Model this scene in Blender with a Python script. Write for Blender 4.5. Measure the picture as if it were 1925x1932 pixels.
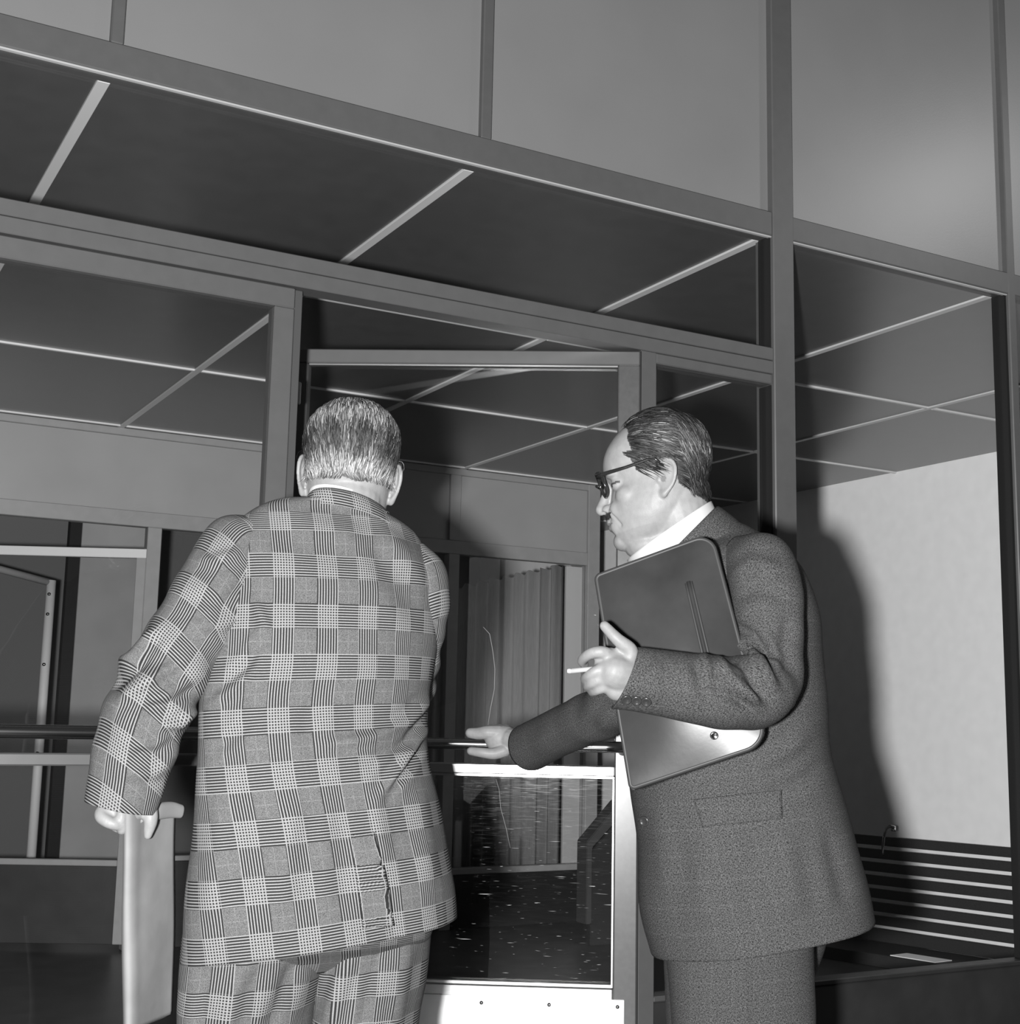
import bpy, bmesh, math, random
import numpy as np
from mathutils import Vector, Matrix

for o in list(bpy.data.objects):
    bpy.data.objects.remove(o, do_unlink=True)
scene = bpy.context.scene
COL = scene.collection
random.seed(7)
RNG = np.random.default_rng(11)

# ------------------------------------------------------------------ camera
FPX, CX, CY = 2535.65, 962.5, 966.0
HC = 1.15
YAW, PITCH, ROLL = math.radians(29.1657), math.radians(8.8021), math.radians(1.2063)
_fw = np.array([math.sin(YAW)*math.cos(PITCH), math.cos(YAW)*math.cos(PITCH), math.sin(PITCH)])
_rt = np.array([math.cos(YAW), -math.sin(YAW), 0.0])
_up = np.cross(_rt, _fw)
RT = math.cos(ROLL)*_rt + math.sin(ROLL)*_up
UP = -math.sin(ROLL)*_rt + math.cos(ROLL)*_up
FW = _fw
CAMP = np.array([0.0, 0.0, HC])
cam_d = bpy.data.cameras.new('camera')
cam = bpy.data.objects.new('camera', cam_d)
COL.objects.link(cam)
cam.matrix_world = Matrix(((RT[0], UP[0], -FW[0], 0), (RT[1], UP[1], -FW[1], 0),
                           (RT[2], UP[2], -FW[2], HC), (0, 0, 0, 1)))
cam_d.sensor_fit = 'HORIZONTAL'
cam_d.sensor_width = 36.0
cam_d.lens = FPX/1925*36.0
cam_d.clip_start = 0.02
scene.camera = cam
scene.view_settings.view_transform = 'Standard'
scene.view_settings.look = 'None'
scene.view_settings.gamma = 1.0
scene.view_settings.exposure = 0.0
scene.view_settings.use_curve_mapping = False

# ------------------------------------------------------------------ light
world = bpy.data.worlds.new('world')
scene.world = world
world.use_nodes = True
world.node_tree.nodes['Background'].inputs['Color'].default_value = (1, 1, 1, 1)
world.node_tree.nodes['Background'].inputs['Strength'].default_value = 0.045

fl = bpy.data.lights.new('flash', 'POINT')          # flash gun held just left of the camera
fl.shadow_soft_size = 0.04
fl.energy = 100.0
fl.use_nodes = True
_nt = fl.node_tree
_em = _nt.nodes['Emission']
_fo = _nt.nodes.new('ShaderNodeLightFalloff')
_fo.inputs['Strength'].default_value = 2.6
_nt.links.new(_fo.outputs['Linear'], _em.inputs['Strength'])
flash = bpy.data.objects.new('flash', fl)
flash.location = (-0.135, 0.07, 1.12)
COL.objects.link(flash)

lb = bpy.data.lights.new('lobby_lamp', 'AREA')        # dim ceiling lamp of the lobby, behind the camera
lb.shape = 'DISK'; lb.size = 0.4; lb.energy = 60.0
lamp = bpy.data.objects.new('lobby_lamp', lb)
lamp.location = (6.1, 0.3, 4.45)
COL.objects.link(lamp)

# ------------------------------------------------------------------ pixel helpers (photograph frame 1925 x 1932)
def ray(x, y):
    return RT*((x-CX)/FPX) - UP*((y-CY)/FPX) + FW
def px(x, y, d):
    return CAMP + ray(x, y)*d
def plY(x, y, Y):
    r = ray(x, y); return CAMP + r*(Y/r[1])
def to_px(P):
    Q = np.asarray(P) - CAMP
    d = Q@FW
    return CX + FPX*(Q@RT)/d, CY - FPX*(Q@UP)/d, d
RH = np.array([math.cos(YAW), -math.sin(YAW), 0.0])    # camera right on the floor plane
FH = np.array([math.sin(YAW), math.cos(YAW), 0.0])     # camera forward on the floor plane
ZU = np.array([0.0, 0.0, 1.0])

# ------------------------------------------------------------------ materials
MATS = {}
def mat(name, base, rough=0.5, metal=0.0, spec=0.5, var=0.0, vscale=60.0, bump=0.0, bscale=200.0, stretch=None):
    if name in MATS: return MATS[name]
    m = bpy.data.materials.new(name); m.use_nodes = True
    nt = m.node_tree; b = nt.nodes['Principled BSDF']
    b.inputs['Base Color'].default_value = (base, base, base, 1)
    b.inputs['Roughness'].default_value = rough
    b.inputs['Metallic'].default_value = metal
    b.inputs['Specular IOR Level'].default_value = spec
    tc = nt.nodes.new('ShaderNodeTexCoord'); src = tc.outputs['Object']
    if stretch:
        mp = nt.nodes.new('ShaderNodeMapping'); mp.inputs['Scale'].default_value = stretch
        nt.links.new(src, mp.inputs['Vector']); src = mp.outputs['Vector']
    if var:
        n = nt.nodes.new('ShaderNodeTexNoise'); n.inputs['Scale'].default_value = vscale; n.inputs['Detail'].default_value = 5
        nt.links.new(src, n.inputs['Vector'])
        r = nt.nodes.new('ShaderNodeMapRange')
        r.inputs['From Min'].default_value = 0.25; r.inputs['From Max'].default_value = 0.75
        r.inputs['To Min'].default_value = max(0, base*(1-var)); r.inputs['To Max'].default_value = min(1, base*(1+var))
        nt.links.new(n.outputs['Fac'], r.inputs['Value']); nt.links.new(r.outputs['Result'], b.inputs['Base Color'])
    if bump:
        n2 = nt.nodes.new('ShaderNodeTexNoise'); n2.inputs['Scale'].default_value = bscale; n2.inputs['Detail'].default_value = 4
        nt.links.new(src, n2.inputs['Vector'])
        bp = nt.nodes.new('ShaderNodeBump'); bp.inputs['Strength'].default_value = bump; bp.inputs['Distance'].default_value = 0.002
        nt.links.new(n2.outputs['Fac'], bp.inputs['Height']); nt.links.new(bp.outputs['Normal'], b.inputs['Normal'])
    MATS[name] = m; return m

def glass_mat(name, tint=0.9, scratch=0.0, rough=0.0, ior=1.5):
    m = bpy.data.materials.new(name); m.use_nodes = True
    nt = m.node_tree; nt.nodes.clear()
    out = nt.nodes.new('ShaderNodeOutputMaterial')
    tr = nt.nodes.new('ShaderNodeBsdfTransparent'); tr.inputs['Color'].default_value = (tint, tint, tint, 1)
    gl = nt.nodes.new('ShaderNodeBsdfGlossy'); gl.inputs['Roughness'].default_value = rough
    lw = nt.nodes.new('ShaderNodeLayerWeight'); lw.inputs['Blend'].default_value = 0.5
    pw = nt.nodes.new('ShaderNodeMath'); pw.operation = 'POWER'; pw.inputs[1].default_value = 5.0
    nt.links.new(lw.outputs['Facing'], pw.inputs[0])
    fr = nt.nodes.new('ShaderNodeMath'); fr.operation = 'MULTIPLY_ADD'; fr.inputs[1].default_value = 0.9; fr.inputs[2].default_value = 0.035
    nt.links.new(pw.outputs['Value'], fr.inputs[0])
    mx = nt.nodes.new('ShaderNodeMixShader')
    nt.links.new(fr.outputs['Value'], mx.inputs['Fac'])
    nt.links.new(tr.outputs['BSDF'], mx.inputs[1]); nt.links.new(gl.outputs['BSDF'], mx.inputs[2])
    last = mx
    if scratch:
        tc = nt.nodes.new('ShaderNodeTexCoord')
        fac = None
        for k, (rot, sc) in enumerate((((0, 0.12, 0.5), (16, 16, 520)), ((0, -0.35, 0.5), (34, 34, 760)))):
            mp = nt.nodes.new('ShaderNodeMapping'); mp.inputs['Rotation'].default_value = rot; mp.inputs['Scale'].default_value = sc
            nt.links.new(tc.outputs['Object'], mp.inputs['Vector'])
            n = nt.nodes.new('ShaderNodeTexNoise'); n.inputs['Scale'].default_value = 1.0; n.inputs['Detail'].default_value = 1
            nt.links.new(mp.outputs['Vector'], n.inputs['Vector'])
            r = nt.nodes.new('ShaderNodeMapRange'); r.inputs['From Min'].default_value = 0.76; r.inputs['From Max'].default_value = 0.83
            nt.links.new(n.outputs['Fac'], r.inputs['Value'])
            if fac is None: fac = r.outputs['Result']
            else:
                a = nt.nodes.new('ShaderNodeMath'); a.operation = 'MAXIMUM'
                nt.links.new(fac, a.inputs[0]); nt.links.new(r.outputs['Result'], a.inputs[1]); fac = a.outputs['Value']
        s = nt.nodes.new('ShaderNodeMath'); s.operation = 'MULTIPLY'; s.inputs[1].default_value = scratch
        nt.links.new(fac, s.inputs[0])
        df = nt.nodes.new('ShaderNodeBsdfDiffuse'); df.inputs['Color'].default_value = (0.9, 0.9, 0.9, 1)
        m2 = nt.nodes.new('ShaderNodeMixShader')
        nt.links.new(s.outputs['Value'], m2.inputs['Fac']); nt.links.new(mx.outputs['Shader'], m2.inputs[1]); nt.links.new(df.outputs['BSDF'], m2.inputs[2])
        # fine wear of the pane: a faint rough sheen that only shows close to the mirrored light
        gr = nt.nodes.new('ShaderNodeBsdfGlossy'); gr.inputs['Roughness'].default_value = 0.13
        mp3 = nt.nodes.new('ShaderNodeMapping'); mp3.inputs['Scale'].default_value = (22, 22, 380); nt.links.new(tc.outputs['Object'], mp3.inputs['Vector'])
        n3 = nt.nodes.new('ShaderNodeTexNoise'); n3.inputs['Scale'].default_value = 1.0; n3.inputs['Detail'].default_value = 3; nt.links.new(mp3.outputs['Vector'], n3.inputs['Vector'])
        r3 = nt.nodes.new('ShaderNodeMapRange'); r3.inputs['From Min'].default_value = 0.52; r3.inputs['From Max'].default_value = 0.74
        r3.inputs['To Min'].default_value = 0.0; r3.inputs['To Max'].default_value = 0.010
        nt.links.new(n3.outputs['Fac'], r3.inputs['Value'])
        m4 = nt.nodes.new('ShaderNodeMixShader'); nt.links.new(r3.outputs['Result'], m4.inputs['Fac'])
        nt.links.new(m2.outputs['Shader'], m4.inputs[1]); nt.links.new(gr.outputs['BSDF'], m4.inputs[2])
        last = m4
    nt.links.new(last.outputs['Shader'], out.inputs['Surface'])
    return m

M_FRAME = mat('grey_enamel_frame', 0.075, 0.42, 0.0, 0.5, var=0.05, vscale=30, bump=0.02, bscale=300)
M_FRAME_D = mat('dark_enamel_frame', 0.055, 0.45, 0.0, 0.4)
M_PANEL = mat('glazed_upper_panel', 0.165, 0.36, 0.0, 0.55, var=0.06, vscale=2.5, bump=0.05, bscale=220)
M_PANEL_IN = mat('inner_upper_panel', 0.27, 0.4, 0.0, 0.5, var=0.08, vscale=3)
M_ALU = mat('brushed_aluminium', 0.42, 0.36, 1.0, 0.5, var=0.08, vscale=40, bump=0.03, bscale=150, stretch=(1, 1, 8))
M_KICK = mat('pale_kick_plate', 0.80, 0.42, 0.55, 0.5, var=0.05, vscale=25)
M_STEEL = mat('polished_steel', 0.5, 0.16, 1.0)
M_CEIL = mat('ceiling_board', 0.075, 0.30, 0.0, 1.0, var=0.10, vscale=12, bump=0.03, bscale=260)
M_BAR = mat('ceiling_strip', 0.60, 0.5)
M_WALL = mat('pale_plaster', 0.92, 0.75, 0.0, 0.3, var=0.04, vscale=14, bump=0.02, bscale=120)
M_FLOOR = mat('dark_floor', 0.04, 0.35, 0.0, 0.5, var=0.3, vscale=8)
M_DARK = mat('dark_panel', 0.020, 0.5, 0.0, 0.4, var=0.25, vscale=9)
M_BLACK = mat('black_gap', 0.012, 0.7, 0.0, 0.2)
M_WOOD = mat('dark_slat_wood', 0.026, 0.45, 0.0, 0.4, var=0.4, vscale=20, stretch=(30, 3, 30))
M_GLASS = glass_mat('clear_glass', 0.985)
M_GLASS_S = glass_mat('scratched_glass', 0.975, scratch=0.6)
M_CURT = mat('grey_curtain', 0.21, 0.85, 0.0, 0.1, var=0.15, vscale=30, stretch=(6, 6, 0.5))
M_PAPER = mat('white_paper', 0.8, 0.7)

# ------------------------------------------------------------------ object helpers
def link(name, me, m, parent=None, smooth=False):
    o = bpy.data.objects.new(name, me); COL.objects.link(o)
    if m is not None and not me.materials: me.materials.append(m)
    if parent is not None:
        o.parent = parent; o.matrix_parent_inverse = Matrix.Translation(-parent.location) if parent.parent is None else Matrix.Identity(4)
        if parent.parent is not None and parent.type != 'EMPTY': o.matrix_parent_inverse = Matrix.Identity(4)
    if smooth:
        me.polygons.foreach_set('use_smooth', [True]*len(me.polygons))
    return o
def empty(name, loc, label=None, cat=None, kind=None, group=None):
    o = bpy.data.objects.new(name, None); COL.objects.link(o); o.location = loc
    o.empty_display_size = 0.1
    tag(o, label, cat, kind, group); return o
def tag(o, label=None, cat=None, kind=None, group=None):
    if label: o['label'] = label
    if cat: o['category'] = cat
    if kind: o['kind'] = kind
    if group: o['group'] = group
    return o
def mesh_py(name, v, f):
    me = bpy.data.meshes.new(name); me.from_pydata([tuple(map(float, p)) for p in v], [], f); me.update(); return me
def bm_mesh(name, bm):
    me = bpy.data.meshes.new(name); bm.normal_update(); bm.to_mesh(me); bm.free(); return me
def bm_hexa(bm, P):
    vs = [bm.verts.new(tuple(map(float, p))) for p in P]
    for q in ((0, 3, 2, 1), (4, 5, 6, 7), (0, 1, 5, 4), (1, 2, 6, 5), (2, 3, 7, 6), (3, 0, 4, 7)):
        bm.faces.new([vs[i] for i in q])
    return vs
def box(name, x0, x1, y0, y1, z0, z1, m, parent=None, bev=0.003, O=None, U=None, V=None):
    """box in the frame O + x*U + y*V + z*Z"""
    O = np.zeros(3) if O is None else np.asarray(O, float)
    U = np.array([1., 0, 0]) if U is None else np.asarray(U, float); V = np.array([0, 1., 0]) if V is None else np.asarray(V, float)
    bm = bmesh.new()
    P = [O+U*a+V*b+ZU*c for c in (z0, z1) for a, b in ((x0, y0), (x1, y0), (x1, y1), (x0, y1))]
    bm_hexa(bm, P)
    bmesh.ops.recalc_face_normals(bm, faces=bm.faces)
    if bev: bmesh.ops.bevel(bm, geom=list(bm.edges), offset=bev, segments=1, affect='EDGES')
    return link(name, bm_mesh(name, bm), m, parent)
def frame_pt(pts):
    """parallel transport frames along a polyline"""
    pts = np.asarray(pts, float); n = len(pts)
    T = np.gradient(pts, axis=0); T /= np.linalg.norm(T, axis=1)[:, None]
    a = np.array([0, 0, 1.]) if abs(T[0][2]) < 0.9 else np.array([1., 0, 0])
    N = np.zeros_like(pts); v = a - T[0]*(a@T[0]); N[0] = v/np.linalg.norm(v)
    for i in range(1, n):
        v = N[i-1] - T[i]*(N[i-1]@T[i]); N[i] = v/np.linalg.norm(v)
    return T, N, np.cross(T, N)
def tube(name, pts, rad, m, parent=None, seg=12, cap=True):
    pts = np.asarray(pts, float); T, N, B = frame_pt(pts)
    rad = np.broadcast_to(np.asarray(rad, float), (len(pts),))
    th = np.arange(seg)*2*math.pi/seg
    v = (pts[:, None] + rad[:, None, None]*(np.cos(th)[None, :, None]*N[:, None]+np.sin(th)[None, :, None]*B[:, None])).reshape(-1, 3)
    f = [(i*seg+j, i*seg+(j+1) % seg, (i+1)*seg+(j+1) % seg, (i+1)*seg+j) for i in range(len(pts)-1) for j in range(seg)]
    if cap: f += [tuple(range(seg))[::-1], tuple(range((len(pts)-1)*seg, len(pts)*seg))]
    return link(name, mesh_py(name, v, f), m, parent, smooth=True)
def crom(P, n):
    """Catmull-Rom resample of control rows to n rows"""
    P = np.asarray(P, float); k = len(P)
    Q = np.vstack([2*P[0]-P[1], P, 2*P[-1]-P[-2]])
    t = np.linspace(0, k-1-1e-9, n); i = t.astype(int); u = (t-i)[:, None]
    a, b, c, d = Q[i], Q[i+1], Q[i+2], Q[i+3]
    return 0.5*((2*b)+(c-a)*u+(2*a-5*b+4*c-d)*u**2+(3*b-a-3*c+d)*u**3)
# ================================================================== THE SETTING
FY = 2.95                                   # front face of the outer glazed partition
floor = box('floor', -2.5, 6.0, -2.5, 11.5, -0.05, 0.0, M_FLOOR, bev=0)
tag(floor, kind='structure')

# ---- outer glazed partition
wf = empty('wall_front', (2.0, FY, 0), kind='structure')
FZ = FY+0.06
M_TRIM = mat('bright_edge_trim', 0.34, 0.4)
box('rail', -1.2, 2.516, FY, FZ, 2.583, 2.657, M_FRAME, wf)
box('rail', 2.595, 5.57, FY, FZ, 2.583, 2.657, M_FRAME, wf)
box('edge_trim', -1.2, 2.516, FY+0.004, FY+0.016, 2.5785, 2.583, M_TRIM, wf, bev=0.001)
box('edge_trim', 2.595, 3.523, FY+0.004, FY+0.016, 2.579, 2.583, M_TRIM, wf, bev=0.001)
for a, b in ((0.581, 0.611), (1.538, 1.569), (-0.39, -0.36), (4.51, 4.54)):
    box('mullion', a, b, FY+0.002, FZ, 2.657, 4.3, M_FRAME, wf)
box('post', 2.516, 2.595, FY-0.004, FZ+0.02, 0.0, 4.3, M_FRAME, wf)
box('post', 3.523, 3.557, FY-0.002, FZ, 0.0, 4.3, M_FRAME, wf)
box('gasket', 2.511, 2.516, FY+0.01, FZ, 2.24, 2.583, M_BLACK, wf, bev=0)
box('gasket', 2.511, 2.516, FY+0.01, FZ, 0.453, 2.13, M_BLACK, wf, bev=0)
box('gasket', 3.511, 3.523, FY+0.01, FZ, 0.453, 2.583, M_BLACK, wf, bev=0)
for a, b in ((-1.2, -0.39), (-0.36, 0.581), (0.611, 1.538), (1.569, 2.516), (2.595, 3.523), (3.557, 4.51), (4.54, 5.57)):
    box('upper_panel', a, b, FY+0.02, FY+0.04, 2.657, 4.3, M_PANEL, wf, bev=0)
box('header', -1.2, 2.516, FY, FZ, 2.2025, 2.24, M_FRAME, wf, bev=0.002)
box('header', -1.2, 2.516, FY, FZ, 2.162, 2.2005, M_FRAME, wf, bev=0.002)
box('transom_pane', -1.2, 2.516, FY+0.03, FY+0.036, 2.24, 2.583, M_GLASS, wf, bev=0)
# jamb, sidelight, right bays
box('jamb', 2.048, 2.101, FY, FZ, 0.0, 2.162, M_FRAME, wf)
box('rail', 2.101, 2.516, FY+0.004, FZ, 2.132, 2.162, M_FRAME, wf)
box('glass_pane', 2.101, 2.511, FY+0.03, FY+0.036, 0.453, 2.132, M_GLASS, wf, bev=0)
box('lower_panel', 2.101, 2.516, FY+0.01, FZ-0.01, 0.0, 0.44, M_DARK, wf)
box('rail', 2.101, 2.516, FY+0.004, FZ, 0.44, 0.455, M_FRAME_D, wf)
box('glass_pane', 2.595, 3.511, FY+0.03, FY+0.036, 0.453, 2.583, M_GLASS, wf, bev=0)
box('lower_panel', 2.595, 3.523, FY+0.01, FZ-0.01, 0.0, 0.44, M_DARK, wf)
box('rail', 2.595, 3.523, FY+0.004, FZ, 0.44, 0.455, M_DARK, wf)
box('glass_pane', 3.557, 4.51, FY+0.03, FY+0.036, 0.453, 2.583, M_GLASS, wf, bev=0)
box('lower_panel', 3.557, 5.57, FY+0.01, FZ-0.01, 0.0, 0.453, M_DARK, wf)
box('glass_pane', 4.54, 5.57, FY+0.03, FY+0.036, 0.453, 2.583, M_GLASS, wf, bev=0)
box('post', 4.51, 4.54, FY, FZ, 0.0, 2.583, M_FRAME, wf)
box('jamb', 0.012, 0.064, FY, FZ, 0.0, 2.162, M_FRAME, wf)
box('glass_pane', -1.2, 0.012, FY+0.03, FY+0.036, 0.0, 2.162, M_GLASS, wf, bev=0)

# ---- closed left leaf (door_1)
d1 = empty('door_1', (0.56, FY, 0), kind='structure')
box('top_rail', 0.068, 1.049, FY, FY+0.045, 2.107, 2.157, M_FRAME, d1)
box('stile', 0.068, 0.118, FY, FY+0.045, 0.03, 2.107, M_FRAME, d1)
box('stile', 0.999, 1.049, FY, FY+0.045, 0.03, 2.107, M_FRAME, d1)
box('meeting_strip', 1.049, 1.071, FY+0.012, FY+0.04, 0.03, 2.157, M_FRAME_D, d1, bev=0.001)
box('latch', 1.071, 1.080, FY+0.016, FY+0.03, 1.88, 1.935, M_STEEL, d1, bev=0.002)
box('mid_rail', 0.118, 0.999, FY+0.003, FY+0.04, 1.036, 1.062, M_FRAME, d1)
box('glass_pane', 0.118, 0.999, FY+0.018, FY+0.024, 1.062, 2.107, M_GLASS, d1, bev=0)
box('glass_pane', 0.118, 0.999, FY+0.018, FY+0.024, 0.478, 1.036, M_GLASS, d1, bev=0)
box('bottom_rail', 0.118, 0.999, FY, FY+0.045, 0.03, 0.478, M_FRAME, d1)
def push_bar(par, O, U, V, ua, ub, zc, off):
    n = 14
    bar = tube('push_bar', [O+U*(ua+(ub-ua)*i/n)+V*(-off)+ZU*zc for i in range(n+1)], 0.0145, M_STEEL, par, seg=16)
    for t in (ua+0.02, ub-0.02):
        tube('bar_bracket', [O+U*t+V*(-off)+ZU*zc, O+U*t+V*(-off*0.5)+ZU*(zc-0.006), O+U*t+V*0.0+ZU*(zc-0.01)], [0.010, 0.009, 0.013], M_STEEL, par, seg=10)
    return bar
push_bar(d1, np.array([0, FY, 0.]), np.array([1., 0, 0]), np.array([0, 1., 0]), 0.09, 1.03, 1.1065, 0.055)

# ---- right leaf swung inward (door_2)
SW = math.radians(32.0)
DU = np.array([-math.cos(SW), math.sin(SW), 0.0]); DV = np.array([math.sin(SW), math.cos(SW), 0.0])   # DU along leaf from hinge, DV into the room
DO = np.array([2.045, FY, 0.0])
d2 = empty('door_2', tuple(DO), kind='structure')
def dbox(name, u0, u1, v0, v1, z0, z1, m, bev=0.003):
    return box(name, u0, u1, v0, v1, z0, z1, m, d2, bev, DO, DU, DV)
DW = 0.966
M_STILE = mat('worn_grey_stile', 0.085, 0.27, 0.15, 0.5, var=0.1, vscale=60)
dbox('top_rail', 0.0, DW, 0.0, 0.045, 2.117, 2.157, M_FRAME)
dbox('stile', 0.0, 0.060, 0.0, 0.045, 0.03, 2.117, M_STILE)
dbox('stile', DW-0.05, DW, 0.0, 0.045, 0.03, 2.117, M_FRAME)
dbox('mid_rail', 0.060, DW-0.05, 0.002, 0.04, 1.009, 1.036, M_ALU)
dbox('glazing_bead', 0.060, DW-0.05, 0.004, 0.016, 2.111, 2.117, M_ALU, 0.001)
dbox('glazing_bead', 0.060, DW-0.05, 0.004, 0.016, 1.0025, 1.009, M_ALU, 0.001)
dbox('glazing_bead', 0.060, 0.066, 0.004, 0.016, 0.487, 1.0025, M_ALU, 0.001)
dbox('glazing_bead', 0.060, DW-0.05, 0.004, 0.016, 0.478, 0.487, M_ALU, 0.001)
dbox('glass_pane', 0.060, DW-0.05, 0.018, 0.024, 1.036, 2.117, M_GLASS, 0)
dbox('glass_pane', 0.060, DW-0.05, 0.018, 0.024, 0.478, 1.009, M_GLASS_S, 0)
dbox('bottom_rail', 0.060, DW-0.05, 0.0, 0.045, 0.03, 0.478, M_ALU)
kp = dbox('kick_plate', 0.031, DW-0.03, -0.004, 0.0, 0.06, 0.452, M_KICK, 0.001)
for u in (0.048, 0.222, 0.395, 0.570, 0.745, 0.915):
    for z in (0.435, 0.08):
        mtx = Matrix.Translation(Vector(DO+DU*u+DV*(-0.0045)+ZU*z)) @ Matrix.Diagonal((0.0055, 0.0055, 0.0055, 1))
        bm = bmesh.new(); bmesh.ops.create_uvsphere(bm, u_segments=10, v_segments=6, radius=1.0, matrix=mtx)
        r = link('rivet', bm_mesh('rivet', bm), M_STEEL, d2, smooth=True)
push_bar(d2, DO, DU, DV, 0.02, DW-0.02, 1.0865, 0.055)
dbox('gasket', -0.004, 0.0, 0.0, 0.03, 0.03, 2.157, M_BLACK, 0)

# crack in the door glass, a bright hairline
M_CRACK = mat('glass_crack', 0.22, 0.5)
crk = [(912, 1183), (924, 1196), (930, 1228), (934, 1262), (933, 1300), (926, 1335), (921, 1368)]
def on_door(x, y, v=0.012):
    r = ray(x, y); O = DO+DV*v
    s = ((O-CAMP)@DV)/(r@DV); return CAMP+r*s
tube('glass_crack', [on_door(*p) for p in crk], 0.0008, M_CRACK, d2, seg=5)
tube('glass_crack', [on_door(*p) for p in ((936, 1470), (942, 1490), (945, 1525), (955, 1562), (963, 1600))], 0.0006, M_CRACK, d2, seg=5)

# ---- ceiling with its strips
CZ = 2.585
ce = empty('ceiling', (2.2, 6.0, CZ), kind='structure')
XB = [-0.39, 0.584, 1.534, 2.512, 3.500, 4.545]
YB = [4.262, 5.49, 6.80, 8.05, 9.3]
xs = [-1.2]+XB+[5.57]; ys = [FZ]+YB+[10.5]
for i in range(len(xs)-1):
    for j in range(len(ys)-1):
        box('ceiling_panel', xs[i]+(0.014 if i else 0), xs[i+1]-(0.014 if i < len(xs)-2 else 0), ys[j]+(0.008 if j else 0), ys[j+1]-(0.008 if j < len(ys)-2 else 0), CZ+0.004, CZ+0.02, M_CEIL, ce, bev=0.0015)
for x in XB:
    box('ceiling_strip', x-0.0145, x+0.0145, FZ, 10.5, CZ-0.002, CZ+0.012, M_BAR, ce, bev=0.001)
for y in YB:
    for i in range(len(xs)-1):
        box('ceiling_strip', xs[i]+(0.015 if i else 0), xs[i+1]-(0.015 if i < len(xs)-2 else 0), y-0.0085, y+0.0085, CZ-0.004, CZ+0.012, M_BAR, ce, bev=0.001)
box('ceiling_slab', -1.2, 5.57, FZ, 10.5, CZ+0.02, CZ+0.06, M_DARK, ce, bev=0)

# ---- right wall, far wall, left wall
wr = box('wall_right', 5.57, 5.70, FZ, 10.6, 0.0, 2.66, M_WALL, bev=0); tag(wr, kind='structure')
wl = box('wall_left', -1.35, -1.2, FZ, 10.6, 0.0, 2.66, M_DARK, bev=0); tag(wl, kind='structure')
wb = box('wall_back', -1.35, 5.70, 10.5, 10.65, 0.0, 2.66, mat('far_wall', 0.12, 0.8), bev=0); tag(wb, kind='structure')

# ---- inner glazed partition
IY = 6.83
wi = empty('wall_inner', (2.0, IY, 0), kind='structure')
IZ = IY+0.06
M_INF = mat('inner_frame', 0.25, 0.45, var=0.06, vscale=20)
box('rail', -1.2, 4.445, IY, IZ, 2.545, 2.584, M_INF, wi)
box('rail', -1.2, 4.36, IY, IZ, 2.085, 2.163, M_INF, wi)
for a, b in ((3.418, 3.487), (2.43, 2.50), (0.33, 0.40)):
    box('post', a, b, IY-0.002, IZ, 2.163, 2.545, M_INF, wi)
for a, b in ((3.418, 3.487), (2.43, 2.50), (1.70, 1.772), (0.33, 0.40)):
    box('post', a, b, IY-0.002, IZ, 0.0, 2.085, M_INF, wi)
box('corner_post', 4.360, 4.445, IY-0.003, IZ+0.02, 0.0, 2.584, M_INF, wi)
for a, b in ((-1.2, 0.33), (0.40, 2.43), (2.50, 3.418), (3.487, 4.36)):
    box('upper_panel', a, b, IY+0.02, IY+0.035, 2.163, 2.545, M_PANEL_IN, wi, bev=0)
box('window_pane', 3.487, 4.36, IY+0.03, IY+0.035, 0.33, 2.085, M_GLASS, wi, bev=0)
box('window_sill', 3.487, 4.36, IY, IZ, 0.295, 0.33, M_INF, wi)
box('lower_panel', 3.487, 4.36, IY+0.01, IZ, 0.0, 0.295, M_BLACK, wi)
box('window_pane', 2.50, 3.418, IY+0.03, IY+0.035, 0.0, 2.085, M_GLASS, wi, bev=0)
box('window_pane', 1.772, 2.43, IY+0.03, IY+0.035, 0.445, 2.085, M_GLASS, wi, bev=0)
box('window_sill', 1.772, 2.43, IY, IZ, 0.42, 0.445, M_INF, wi)
box('lower_panel', 1.772, 2.43, IY+0.01, IZ, 0.0, 0.42, M_DARK, wi)
# inner door, standing ajar (door_3)
d3o = np.array([1.70, IY, 0.0])
SW3 = math.radians(27.0)
U3 = np.array([-math.cos(SW3), math.sin(SW3), 0.0]); V3 = np.array([math.sin(SW3), math.cos(SW3), 0.0])
d3 = empty('door_3', tuple(d3o), kind='structure')
box('top_rail', 0.0, 1.10, 0, 0.04, 1.925, 1.972, M_BAR, d3, 0.003, d3o, U3, V3)
box('stile', 0.0, 0.05, 0, 0.04, 0.03, 1.925, M_INF, d3, 0.003, d3o, U3, V3)
box('stile', 1.05, 1.10, 0, 0.04, 0.03, 1.925, M_INF, d3, 0.003, d3o, U3, V3)
box('lower_rail', 0.05, 1.05, 0, 0.04, 0.40, 0.43, M_INF, d3, 0.003, d3o, U3, V3)
box('lower_panel', 0.05, 1.05, 0.005, 0.035, 0.03, 0.40, M_DARK, d3, 0.002, d3o, U3, V3)
box('glass_pane', 0.05, 1.05, 0.018, 0.023, 0.43, 1.925, M_GLASS, d3, 0, d3o, U3, V3)

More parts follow.
